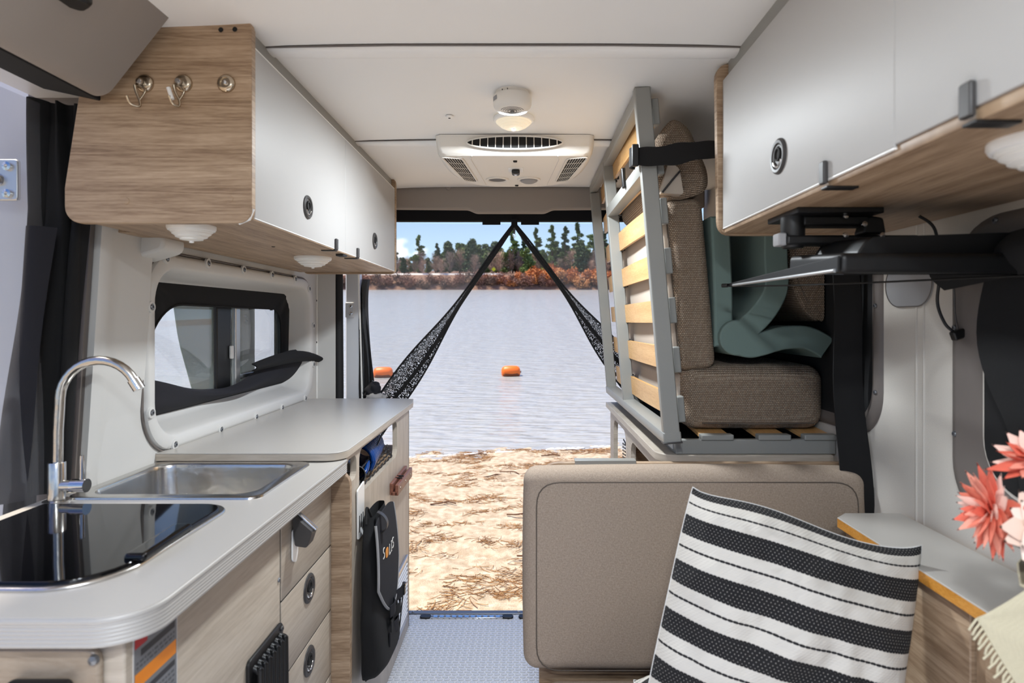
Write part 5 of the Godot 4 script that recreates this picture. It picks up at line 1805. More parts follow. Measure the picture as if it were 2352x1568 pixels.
	# side grilles
	for s2 in [-1.0, 1.0]:
		var q := [Vector2(0.250 * s2, 2.068), Vector2(0.180 * s2, 2.085), Vector2(0.155 * s2, 2.44), Vector2(0.205 * s2, 2.415)]
		var gr := part_xf(a, "grille_well", prism(smooth_poly(q, 0.02), 0.003, 0.0005), M.void_black, Transform3D(PLAN, Vector3(0, -0.0645, 0)))
		var loop := []
		for v in smooth_poly(q, 0.02):
			loop.append(Vector3(v.x, -0.0665, -v.y))
		part(a, "grille_rim", tube(loop, 0.0032, 6, true), M.appliance)
		for i in 8:
			var t := (i + 0.5) / 8.0
			var p0: Vector2 = q[0].lerp(q[1], t)
			var p1: Vector2 = q[3].lerp(q[2], t)
			part(a, "grille_bar", tube([Vector3(p0.x, -0.0672, -p0.y), Vector3(p1.x, -0.0672, -p1.y)], 0.0010, 5), M.appliance)
		for i in 4:
			var t := (i + 1.0) / 5.0
			var p0: Vector2 = q[0].lerp(q[3], t)
			var p1: Vector2 = q[1].lerp(q[2], t)
			part(a, "grille_bar", tube([Vector3(p0.x, -0.0676, -p0.y), Vector3(p1.x, -0.0676, -p1.y)], 0.0009, 5), M.appliance)
		# moulded crease beside the grille
		part(a, "crease", tube([Vector3(0.145 * s2, -0.0655, -2.055), Vector3(0.153 * s2, -0.0655, -2.10), Vector3(0.125 * s2, -0.0655, -2.50)], 0.0018, 5), M.appliance)
	for s2 in [-1.0, 1.0]:
		part(a, "round_port", lathe([Vector2(0.046, 0), Vector2(0.045, -0.005), Vector2(0.038, -0.006), Vector2(0.034, -0.002)], 32), M.appliance, Vector3(-0.013 + 0.062 * s2, -0.065, -2.40))
		part(a, "port_well" if s2 < 0 else "port_dome", lathe([Vector2(0.034, -0.001), Vector2(0, -0.001)] if s2 < 0 else [Vector2(0.034, 0), Vector2(0.032, -0.008), Vector2(0.02, -0.014), Vector2(0, -0.016)], 28), M.dark_plastic if s2 < 0 else M.piping_grey, Vector3(-0.013 + 0.062 * s2, -0.066, -2.40))
	part(a, "receiver_plate", prism(rounded_rect(0.054, 0.062, 0.004, 3), 0.003, 0.001), M.white_gloss, Vector3(0.0, -0.066, -2.245), Vector3(PI / 2, 0, 0))
	part(a, "control_knob", soft_box(Vector3(0.030, 0.018, 0.046), 0.008, Vector3.ZERO, 4), M.black_plastic, Vector3(0.0, -0.074, -2.25))
	part(a, "knob_mark", box_mesh(Vector3(0.012, 0.003, 0.012), 0.001), M.chrome, Vector3(0.0, -0.0835, -2.25))
	for z in [-2.125, -2.505]:
		part(a, "button", soft_box(Vector3(0.014, 0.006, 0.016), 0.003, Vector3.ZERO, 3), M.void_black, Vector3(0.0, -0.066, z))
	part(a, "clear_clip", soft_box(Vector3(0.02, 0.006, 0.016), 0.003, Vector3.ZERO, 3), M.white_gloss, Vector3(-0.188, -0.064, -2.08))


# ------------------------------------------------------------------ overhead cabinet on the right
func build_right_overhead() -> void:
	var t := thing("overhead_cabinet", "long grey overhead cabinet with oak underside and folded television below", "cabinet", Vector3.ZERO)
	var poly := smooth_poly([Vector2(0.455, 1.938), Vector2(0.461, 1.528), Vector2(0.86, 1.528), Vector2(0.86, 1.938)], 0.035, 5)
	part(t, "end_panel", prism(poly, 0.02, 0.002), M.oak, Vector3(0, 0, -1.466))
	bx(t, "bottom_panel", M.oak_under, Vector3(0.474, 1.533, -1.456), Vector3(0.858, 1.55, -0.25), 0.002)
	bx(t, "top_rail", M.frame_grey, Vector3(0.484, 1.900, -1.456), Vector3(0.51, 1.945, -0.25), 0.002)
	bx(t, "body", M.white_paint, Vector3(0.80, 1.55, -1.456), Vector3(0.858, 1.94, -0.25), 0.002)
	var d := bx(t, "door", M.door_grey, Vector3(0.470, 1.545, -1.453), Vector3(0.486, 1.896, -0.777), 0.0015)
	ring_latch(d, Vector3(0.470, 1.628, -1.129) - d.position, -1.0, 0.033)
	part(d, "edge_strip", box_mesh(Vector3(0.016, 0.003, 0.676), 0.001), M.white_gloss, Vector3(0.478, 1.5435, -1.115) - d.position)
	var d2 := bx(t, "door", M.door_grey, Vector3(0.470, 1.548, -0.7764), Vector3(0.486, 1.896, -0.25), 0.0015)
	for q in [[d, 0.954, 0.0085, 0.028], [d2, 0.643, 0.0095, 0.030]]:
		var o: Vector3 = -q[0].position
		part(q[0], "door_catch", prism(rounded_rect(q[2] * 2.0, q[3] + 0.008, 0.003, 3), 0.008, 0.002), M.dark_plastic, o + Vector3(0.466, 1.541 + q[3] * 0.5, -q[1]), Vector3(0, PI / 2, 0))
		part(q[0], "catch_foot", box_mesh(Vector3(0.05, 0.004, 0.02), 0.001), M.black_plastic, o + Vector3(0.492, 1.5315, -q[1]))
	dome_lamp("dome_lamp", "unlit white dome lamp under the right overhead cabinet near the camera", Vector3(0.60, 1.533, -0.70), 0.058, false, M.white_gloss)

	# folding mount and television hung flat under it
	var m := thing("television_mount", "black folding steel arm under the right overhead cabinet", "mount", Vector3.ZERO)
	bx(m, "ceiling_plate", M.black_plastic, Vector3(0.50, 1.522, -1.26), Vector3(0.66, 1.533, -1.12), 0.002)
	part(m, "upper_arm", box_mesh(Vector3(0.13, 0.020, 0.04), 0.004), M.black_plastic, Vector3(0.590, 1.513, -1.17))
	part(m, "hinge_post", lathe([Vector2(0.0, -0.005), Vector2(0.019, -0.005), Vector2(0.022, 0.0), Vector2(0.022, 0.056), Vector2(0.0, 0.06)], 18), M.black_plastic, Vector3(0.513, 1.468, -1.17))
	part(m, "lower_arm", box_mesh(Vector3(0.25, 0.018, 0.04), 0.004), M.black_plastic, Vector3(0.617, 1.476, -1.165))
	part(m, "elbow", prism(smooth_poly([Vector2(0, 0), Vector2(0.045, 0.0), Vector2(0.04, 0.03), Vector2(0.012, 0.034)], 0.006), 0.035, 0.003), M.black_plastic, Vector3(0.635, 1.488, -1.165))
	part(m, "end_tab", box_mesh(Vector3(0.016, 0.024, 0.03), 0.003), M.piping_grey, Vector3(0.486, 1.478, -1.165))
	for q in [Vector3(0.600, 1.484, -1.143), Vector3(0.668, 1.484, -1.143), Vector3(0.600, 1.52, -1.143), Vector3(0.635, 1.505, -1.143)]:
		part(m, "bolt", lathe([Vector2(0.0055, 0), Vector2(0.005, 0.003), Vector2(0, 0.0035)], 12), M.chrome, q, Vector3(PI / 2, 0, 0))
	var tv := thing("television", "flat black television folded up horizontally under the right overhead cabinet", "television", Vector3(0.676, 1.447, -1.26))
	tv.rotation.x = 0.081
	part(tv, "case", soft_box(Vector3(0.325, 0.034, 0.20), 0.010, Vector3.ZERO, 6), M.black_plastic, Vector3(0.0, -0.008, 0.17))
	part(tv, "back_hump", prism(smooth_poly([Vector2(-0.12, 0.0), Vector2(-0.10, 0.032), Vector2(0.14, 0.040), Vector2(0.16, 0.0)], 0.012), 0.16, 0.01), M.black_plastic, Vector3(0.0, 0.004, 0.16))
	part(tv, "side_flap", prism(PackedVector2Array([Vector2(-0.27, -0.022), Vector2(0.275, -0.060), Vector2(0.275, -0.053), Vector2(-0.27, 0.004)]), 0.005, 0.001), M.black_plastic, Vector3(-0.166, 0, 0), Vector3(0, PI / 2, 0))
	part(tv, "silver_edge", tube([Vector3(-0.170, -0.020, 0.265), Vector3(-0.170, -0.055, -0.22)], 0.0035, 6), M.aluminium)
	part(tv, "screen_glass", box_mesh(Vector3(0.305, 0.002, 0.18), 0.0008), M.black_glass, Vector3(0, -0.0255, 0.17))
	var cd := thing("thin_cord", "thin black cord stretched below the folded television", "cord", Vector3.ZERO)
	part(cd, "cord", tube(spline([Vector3(0.500, 1.410, -1.53), Vector3(0.62, 1.406, -1.42), Vector3(0.72, 1.402, -1.24), Vector3(0.80, 1.398, -1.03), Vector3(0.85, 1.392, -0.86)], 6), 0.0022, 6), M.black_plastic)
	part(cd, "cord_end", tube([Vector3(0.495, 1.412, -1.535), Vector3(0.506, 1.412, -1.525)], 0.005, 8), M.black_plastic)
	var cb := thing("cable_loop", "thin black cable looping down from the television to a small plug", "cable", Vector3.ZERO)
	part(cb, "cable", tube(spline([Vector3(0.775, 1.53, -1.20), Vector3(0.80, 1.50, -1.19), Vector3(0.815, 1.42, -1.20), Vector3(0.818, 1.36, -1.21), Vector3(0.825, 1.32, -1.20), Vector3(0.838, 1.303, -1.195)], 8), 0.003, 7), M.black_plastic)
	part(cb, "second_strand", tube(spline([Vector3(0.79, 1.45, -1.16), Vector3(0.82, 1.40, -1.17), Vector3(0.835, 1.34, -1.185), Vector3(0.845, 1.305, -1.19)], 8), 0.0018, 6), M.dark_plastic)
	part(cb, "plug", box_mesh(Vector3(0.026, 0.018, 0.016), 0.003), M.black_plastic, Vector3(0.845, 1.297, -1.19), Vector3(0, 0, 0.35))


# ------------------------------------------------------------------ folding bed
func build_bed() -> void:
	# platform board and the panel that carries it
	var b := thing("bed_platform", "pale oak platform with storage cut-outs under the folding bed", "bed platform", Vector3.ZERO)
	var po := PackedVector2Array([Vector2(0.846, 1.675), Vector2(0.846, 2.77), Vector2(0.365, 2.77)])
	for i in 7:
		var a := PI + PI / 2 * i / 6
		po.append(Vector2(0.425, 1.735) + Vector2(cos(a), sin(a)) * 0.06)
	part_xf(b, "board", prism(po, 0.022, 0.0015), M.pale_wood, Transform3D(PLAN, Vector3(0, 0.943, 0)))
	var holes := [moved(rounded_rect(0.32, 0.36, 0.05, 6), Vector2(2.48, 0.72)), moved(rounded_rect(0.42, 0.36, 0.05, 6), Vector2(2.00, 0.71))]
	holed_panel(b, "side_panel", M.pale_wood, PackedVector2Array([Vector2(1.70, 0.0), Vector2(2.74, 0.0), Vector2(2.74, 0.932), Vector2(1.70, 0.932)]), holes, 0.018, Transform3D(SIDE, Vector3(0.40, 0, 0)))
	bx(b, "partition", M.oak, Vector3(0.40, 0.0, -2.27), Vector3(0.84, 0.93, -2.255), 0.001)
	bx(b, "floor_of_cubby", M.oak, Vector3(0.40, 0.48, -2.72), Vector3(0.84, 0.50, -1.71), 0.001)
	var cn := thing("cubby_net", "black cargo net hanging in the storage cut-out under the bed", "net", Vector3.ZERO)
	var st := begin()
	for i in 8:
		for j in 5:
			var zig := []
			for k in 5:
				zig.append(Vector3(0.415 + 0.004 * j, 0.70 + i * 0.014 + 0.006 * (k % 2), -2.60 + j * 0.022 + k * 0.0052))
			st.append_from(tube(zig, 0.0018, 4), 0, Transform3D())
	part(cn, "mesh", st.commit(), M.dark_plastic)
	part(cn, "top_cord", tube([Vector3(0.42, 0.815, -2.61), Vector3(0.42, 0.80, -2.48)], 0.003, 6), M.black_plastic)

	# lower half of the bed: steel base with bowed slats
	var l := thing("slatted_bed", "grey steel bed base with birch slats lying on the platform", "bed frame", Vector3.ZERO)
	bx(l, "end_rail", M.frame_grey, Vector3(0.432, 0.954, -1.705), Vector3(0.86, 0.995, -1.685), 0.003)
	bx(l, "side_rail", M.frame_grey, Vector3(0.415, 0.954, -2.76), Vector3(0.436, 0.995, -1.685), 0.003)
	bx(l, "side_rail", M.frame_grey, Vector3(0.835, 0.954, -2.76), Vector3(0.857, 0.995, -1.705), 0.003)
	bx(l, "end_rail", M.frame_grey, Vector3(0.432, 0.954, -2.76), Vector3(0.857, 0.995, -2.74), 0.003)
	bx(l, "deck_shade_board", M.void_black, Vector3(0.436, 0.955, -2.74), Vector3(0.835, 0.958, -1.706), 0.001)  # black sheet paints the shade beneath the slats
	for x in [0.530, 0.688, 0.815]:
		var sl := part(l, "slat", surf(2, 14, func(u: float, v: float):
			return Vector3(x + (u - 0.5) * 0.08, 0.999 + 0.022 * sin(PI * v), lerpf(-1.70, -2.75, v)), 0.010), M.birch)
		part(sl, "end_cap", box_mesh(Vector3(0.090, 0.016, 0.03), 0.003), M.frame_grey, Vector3(x, 1.001, -1.694))
	part(l, "hinge_plate", box_mesh(Vector3(0.003, 0.03, 0.055), 0.001), M.white_gloss, Vector3(0.414, 0.978, -1.74))
	for z in [-1.725, -1.752]:
		part(l, "hinge_screw", screw_mesh(0.005), M.dark_plastic, Vector3(0.412, 0.98, z), Vector3(0, 0, PI / 2))

	# upper half folded upright, leaning a little into the aisle
	var f := thing("upright_slatted_bed", "upright half of grey steel bed frame with birch slats strapped against the cushions", "bed frame", Vector3(0.391, 0.998, 0))
	f.rotation.z = 0.0856
	for q in [[1.63, 0.944], [2.30, 0.92], [2.76, 0.90]]:
		part(f, "post", box_mesh(Vector3(0.043, q[1], 0.028), 0.003), M.frame_grey, Vector3(0, 0.006 + q[1] / 2.0, -q[0]))
	part(f, "bottom_rail", box_mesh(Vector3(0.048, 0.030, 1.16), 0.003), M.frame_grey, Vector3(0.0, 0.015, -2.195))
	part(f, "top_rail", box_mesh(Vector3(0.032, 0.034, 1.15), 0.003), M.frame_grey, Vector3(-0.004, 0.925, -2.195))
	part(f, "middle_rail", box_mesh(Vector3(0.040, 0.036, 0.68), 0.003), M.frame_grey, Vector3(-0.002, 0.738, -1.965))
	part(f, "foot_cap", box_mesh(Vector3(0.05, 0.004, 0.04), 0.001), M.dark_plastic, Vector3(0, 0.002, -1.63))
	for y in [0.890, 0.755, 0.621, 0.486, 0.352, 0.218, 0.084]:
		var sl := part(f, "slat", surf(18, 2, func(u: float, v: float):
			return Vector3(0.034 - 0.016 * sin(PI * u), y + (v - 0.5) * 0.066, lerpf(-1.655, -2.77, u)), 0.010), M.birch)
		part(sl, "end_cap", box_mesh(Vector3(0.020, 0.070, 0.03), 0.003), M.frame_grey, Vector3(0.036, y, -1.655))
		for z in [-2.28, -2.325]:
			part(sl, "slat_clip", box_mesh(Vector3(0.016, 0.072, 0.012), 0.002), M.dark_plastic, Vector3(0.024, y, z))
	part(f, "latch", prism(rounded_rect(0.012, 0.06, 0.003, 3), 0.022, 0.003), M.black_plastic, Vector3(-0.026, 0.765, -1.86))
	# strap round the post
	var s := thing("black_strap", "wide black strap pulled from the upright bed post to the overhead cabinet", "strap", Vector3.ZERO)
	part(s, "webbing", surf(30, 6, func(u: float, v: float):
		var x := lerpf(0.292, 0.52, u)
		var yc := lerpf(1.756, 1.765, u) - 0.004 * sin(u * 6.0)
		var hw := 0.021 + 0.006 * sin(PI * clampf(u * 1.2, 0, 1)) + 0.002 * sin(u * 17.0)
		var zz := -1.604 + 0.012 * sin(PI * u) + 0.03 * pow(u, 3.0)
		return Vector3(x, yc + (v - 0.5) * 2.0 * hw, zz), 0.004), M.strap)
	part(s, "wrap", surf(8, 3, func(u: float, v: float):
		var a: float = PI * u
		return Vector3(0.295 - 0.016 * sin(a), 1.757 + (v - 0.5) * 0.05, -1.625 + 0.022 * cos(a)), 0.005), M.strap)
	part(s, "buckle", prism(rounded_rect(0.018, 0.058, 0.004, 3), 0.012, 0.003), M.black_plastic, Vector3(0.288, 1.757, -1.598))

	# cushions and foam stowed behind it
	var c1 := thing("tweed_cushion", "brown tweed seat cushion standing upright behind the birch slats", "cushion", Vector3(0.468, 1.428, -2.16), "tweed cushions stowed on the bed")
	c1.rotation.z = 0.0856
	part(c1, "cover", soft_box(Vector3(0.108, 0.485, 0.88), 0.028, Vector3(0.008, 0.006, 0.01), 10), M.tweed)
	part(c1, "side_cover", soft_box(Vector3(0.03, 0.47, 0.86), 0.012, Vector3(0.004, 0, 0), 8), M.twill, Vector3(-0.054, 0, 0))
	part(c1, "side_seam", tube([Vector3(-0.052, 0.225, 0.43), Vector3(-0.053, 0.0, 0.437), Vector3(-0.052, -0.225, 0.43)], 0.0022, 5), M.linen_seam)
	var c2 := thing("tweed_cushion", "thick brown tweed cushion lying flat on the bed base", "cushion", Vector3(0.650, 1.104, -2.16), "tweed cushions stowed on the bed")
	part(c2, "cover", soft_box(Vector3(0.41, 0.182, 0.86), 0.045, Vector3(0.006, 0.012, 0.008), 10), M.tweed)
	part(c2, "side_cover", soft_box(Vector3(0.05, 0.14, 0.80), 0.02, Vector3(0.004, 0, 0), 6), M.twill, Vector3(-0.192, -0.004, 0.0))
	part(c2, "seam", tube([Vector3(-0.15, -0.07, 0.434), Vector3(0.0, -0.072, 0.437), Vector3(0.17, -0.07, 0.434)], 0.0018, 5), M.linen_seam)
	var c3 := thing("tweed_cushion", "brown tweed cushion standing on end against the right wall behind the television", "cushion", Vector3(0.790, 1.500, -2.06), "tweed cushions stowed on the bed")
	part(c3, "cover", soft_prism([Vector2(-0.045, 0.09), Vector2(-0.035, -0.055), Vector2(0.005, -0.145), Vector2(0.058, -0.19), Vector2(0.058, 0.09)], 0.66, 0.03), M.tweed)
	part(c3, "seam", tube([Vector3(-0.028, 0.07, 0.329), Vector3(-0.02, -0.055, 0.329), Vector3(0.012, -0.13, 0.329)], 0.0018, 5), M.linen_seam)
	var c4 := thing("tweed_cushion", "pointed tweed cushion corner sticking up behind the bed post under the ceiling", "cushion", Vector3.ZERO, "tweed cushions stowed on the bed")
	part(c4, "cover", soft_prism([Vector2(0.352, 1.800), Vector2(0.375, 1.850), Vector2(0.416, 1.900), Vector2(0.462, 1.868), Vector2(0.490, 1.800), Vector2(0.515, 1.745), Vector2(0.515, 1.690), Vector2(0.430, 1.662), Vector2(0.368, 1.685)], 0.62, 0.028), M.tweed, Vector3(0, 0, -2.01))
	part(c4, "pale_side", soft_prism([Vector2(0.372, 1.675), Vector2(0.395, 1.765), Vector2(0.425, 1.742), Vector2(0.436, 1.672)], 0.03, 0.008), M.twill, Vector3(0.0, 0, -1.695))
	part(c4, "zip", tube([Vector3(0.376, 1.676, -1.676), Vector3(0.405, 1.712, -1.676), Vector3(0.425, 1.735, -1.676)], 0.003, 6), M.dark_plastic)
	# folded foam topper
	var fo := thing("foam_topper", "grey-green foam mattress topper folded in a zigzag among the cushions", "foam topper", Vector3(0, 0, -2.1))
	part(fo, "standing_layer", prism(thick_path([Vector2(0.560, 1.62), Vector2(0.566, 1.50), Vector2(0.570, 1.38), Vector2(0.572, 1.25)], 0.027), 0.78, 0.006), M.foam, Vector3(-0.010, 0, -0.012))
	var fold := thick_path([Vector2(0.700, 1.60), Vector2(0.700, 1.50), Vector2(0.703, 1.43), Vector2(0.690, 1.385), Vector2(0.655, 1.335), Vector2(0.605, 1.290)], 0.033)
	for q in [thick_path([Vector2(0.592, 1.262), Vector2(0.625, 1.252), Vector2(0.66, 1.258), Vector2(0.72, 1.275), Vector2(0.78, 1.277), Vector2(0.82, 1.262), Vector2(0.845, 1.246)], 0.032), round_poly(Vector2(0.592, 1.276), 0.050)]:
		fold = Geometry2D.merge_polygons(fold, q)[0]
	part(fo, "folded_layer", prism(fold, 0.80, 0.004), M.foam)


func round_poly(c: Vector2, r: float) -> PackedVector2Array:
	var p := PackedVector2Array()
	for i in 24:
		p.append(c + Vector2(cos(TAU * i / 24), sin(TAU * i / 24)) * r)
	return p


func soft_prism(pts: Array, depth: float, r: float) -> ArrayMesh:
	return prism(smooth_poly(pts, r, 5), depth, r * 0.8)


func thick_path(keys: Array, half: float) -> PackedVector2Array:
	var pts := []
	for k in keys:
		pts.append(Vector3(k.x, k.y, 0))
	var c := spline(pts, 5)
	var left := []
	var right := []
	for i in c.size():
		var t: Vector3 = (c[mini(i + 1, c.size() - 1)] - c[maxi(i - 1, 0)]).normalized()
		var n := Vector2(-t.y, t.x)
		var p := Vector2(c[i].x, c[i].y)
		left.append(p + n * half)
		right.append(p - n * half)
	right.reverse()
	return PackedVector2Array(left + right)


# ------------------------------------------------------------------ bench sofa
func build_sofa() -> void:
	var b := thing("bench_seat", "taupe linen bench sofa with square back cushion against the bed panel", "sofa", Vector3.ZERO)
	part(b, "back_cushion", soft_box(Vector3(0.852, 0.495, 0.095), 0.034, Vector3(0.004, 0.006, 0.016), 16), M.linen, Vector3(0.422, 0.705, -1.545), Vector3(0, 0, 0.0))
	var seam := []
	for q in smooth_poly([Vector2(-0.395, -0.24), Vector2(0.395, -0.24), Vector2(0.395, 0.222), Vector2(-0.395, 0.222)], 0.06, 6):
		var e := Vector2(q.x / 0.426, q.y / 0.2475)
		seam.append(Vector3(0.422 + q.x, 0.705 + q.y, -1.545 + 0.0478 + 0.016 * (1 - e.x * e.x) * (1 - e.y * e.y)))
	part(b, "seam", tube(seam, 0.0016, 5, true), M.linen_seam)
	part(b, "seat_cushion", soft_box(Vector3(0.645, 0.10, 0.70), 0.035, Vector3(0.004, 0.012, 0.004), 14), M.linen, Vector3(0.367, 0.405, -1.145))
	bx(b, "base", M.oak, Vector3(0.02, 0.0, -1.585), Vector3(0.69, 0.36, -0.80), 0.003)
	part(b, "back_panel", prism(round_corners(0.825, 0.952, [0.0, 0.0, 0.0, 0.05], 7), 0.018, 0.0015), M.oak, Vector3(0.448, 0.476, -1.605))
	var br := part(b, "rail_bracket", box_mesh(Vector3(0.160, 0.026, 0.004), 0.001), M.frame_grey, Vector3(0.209, 0.944, -1.593))
	part(br, "bracket_lip", box_mesh(Vector3(0.160, 0.004, 0.03), 0.001), M.frame_grey, Vector3(0, 0.013, -0.012))
	for x in [-0.053, 0.052]:
		part(br, "slot", prism(rounded_rect(0.011, 0.02, 0.005, 4), 0.001, 0.0002), M.oak, Vector3(x, -0.006, 0.0024))
	# striped pillows
	var tex := stripe_texture()
	var pm := plain(Color.WHITE, 0.95)
	pm.albedo_texture = tex[0]
	pm.normal_enabled = true
	pm.normal_texture = tex[1]
	pm.normal_scale = 1.0
	var p1 := thing("striped_pillow", "square black and white striped woven pillow propped on the bench sofa", "pillow", Vector3(0.458, 0.768, -1.09), "black and white striped pillows")
	p1.rotation = Vector3(-0.20, -0.15, -0.235)
	part(p1, "cover", pillow_mesh(0.435, 0.45, 0.10, 3), pm)
	part(p1, "edge_seam", tube(pillow_edge(0.435, 0.45, 3), 0.0013, 5, true), M.logo_white)
	var p2 := thing("striped_pillow", "second striped woven pillow lying under the propped one, only its corner showing", "pillow", Vector3(0.435, 0.535, -1.22), "black and white striped pillows")
	p2.rotation = Vector3(-1.32, 0.0, 0.10)
	part(p2, "cover", pillow_mesh(0.42, 0.24, 0.085, 9), pm)
	part(p2, "edge_seam", tube(pillow_edge(0.42, 0.24, 9), 0.0013, 5, true), M.logo_white)


func pillow_point(w: float, h: float, u: float, v: float, seed_: int) -> Vector2:
	# corners pull out into ears, edges cave in between them
	var x := u * w / 2.0 * (1.0 - 0.06 * (1.0 - pow(absf(v), 6.0)) * pow(absf(u), 3.0))
	var y := v * h / 2.0 * (1.0 - 0.13 * (1.0 - pow(absf(u), 6.0)) * pow(absf(v), 3.0))
	y += 0.007 * sin(u * 4.0 + seed_) * v * v * absf(v)
	return Vector2(x, y) * (1.0 - 0.075 * pow(absf(u * v), 5.0))


func pillow_edge(w: float, h: float, seed_: int) -> Array:
	var o := []
	for k in 4:
		for i in 20:
			var t := -1.0 + 2.0 * i / 20.0
			var q: Vector2 = [Vector2(t, -1), Vector2(1, t), Vector2(-t, 1), Vector2(-1, -t)][k]
			var p := pillow_point(w, h, q.x, q.y, seed_)
			o.append(Vector3(p.x, p.y, 0))
	return o


func pillow_mesh(w: float, h: float, depth: float, seed_: int) -> ArrayMesh:
	var st := begin()
	var n := 44
	var nz := FastNoiseLite.new()
	nz.seed = seed_
	nz.frequency = 1.3
	for side in [1.0, -1.0]:
		var f := func(u: float, v: float) -> Vector3:
			var p := pillow_point(w, h, u, v, seed_)
			var z := pow(maxf(0.0, 1.0 - pow(absf(u), 2.3)), 0.62) * pow(maxf(0.0, 1.0 - pow(absf(v), 2.3)), 0.62)
			return Vector3(p.x, p.y, side * depth * z * (1.0 + 0.25 * nz.get_noise_2d(u * 1.3 + side * 9.0, v * 1.3)))
		for j in n:
			for i in n:
				var c := []
				var nn := []
				var uv := []
				for q in [[0, 0], [1, 0], [1, 1], [0, 1]]:
					var u := -cos(PI * (i + q[0]) / n)
					var v := -cos(PI * (j + q[1]) / n)
					c.append(f.call(u, v))
					var du: Vector3 = f.call(minf(u + 0.02, 1), v) - f.call(maxf(u - 0.02, -1), v)
					var dv: Vector3 = f.call(u, minf(v + 0.02, 1)) - f.call(u, maxf(v - 0.02, -1))
					nn.append(du.cross(dv).normalized() * side)
					uv.append(Vector2(0.5 + u * 0.5, 0.5 - v * 0.5))
				tri(st, c[0], c[1], c[2], nn[0], nn[1], nn[2], uv[0], uv[1], uv[2])
				tri(st, c[0], c[2], c[3], nn[0], nn[2], nn[3], uv[0], uv[2], uv[3])
	st.index()
	st.generate_tangents()
	return st.commit()


func stripe_texture() -> Array:
	# woven black bands with pale dots and scalloped rims, dotted pin-lines between
	var s := 1024
	var data := PackedByteArray()
	data.resize(s * s * 3)
	var bump := PackedByteArray()
	bump.resize(s * s)
	var period := 196.0
	var k := 0
	for y in s:
		var yy := fposmod(y + 45.0, period)
		for x in s:
			var cell := fposmod(x, 16.0) / 16.0 - 0.5
			var scallop := 5.0 * sqrt(maxf(0.0, 1.0 - cell * cell * 4.0))
			var c := c8(206, 201, 192)
			var hgt := 150.0 + 26.0 * sin((x + y) * 0.393) + 14.0 * sin(y * 0.7)
			if yy > 8.0 - scallop and yy < 86.0 + scallop:
				c = c8(24, 23, 25)
				var row := int((yy - 6.0) / 11.5)
				var dx := fposmod(x + (8.0 if row % 2 == 1 else 0.0), 16.0) - 8.0
				var dy := fposmod(yy - 6.0, 11.5) - 5.75
				hgt = 190.0 - 3.0 * (dx * dx * 0.5 + dy * dy)
				if yy > 12.0 and yy < 82.0 and dx * dx + dy * dy < 4.4:
					c = c8(150, 146, 140)
					hgt = 60.0
			else:
				var ln := absf(yy - 141.0)
				var bead := fposmod(x, 22.0) / 22.0 - 0.5
				if ln < 1.6 + 3.4 * sqrt(maxf(0.0, 1.0 - bead * bead * 4.4)):
					c = c8(28, 27, 29)
					hgt = 200.0
			data[k] = c.r8
			data[k + 1] = c.g8
			data[k + 2] = c.b8
			bump[y * s + x] = int(clampf(hgt, 0, 255))
			k += 3
	return [ImageTexture.create_from_image(Image.create_from_data(s, s, false, Image.FORMAT_RGB8, data)), normal_texture(bump, s, 2.5)]


# ------------------------------------------------------------------ right wall fittings
func window_ring(d0: float, d1: float, y0: float, y1: float, inset: float, rad: float, x: float) -> Array:
	var o := []
	for q in moved(rounded_rect(d1 - d0 - inset * 2.0, y1 - y0 - inset * 2.0, rad, 9), Vector2((d0 + d1) / 2, (y0 + y1) / 2)):
		o.append(Vector3(x, q.y, -q.x))
	return o


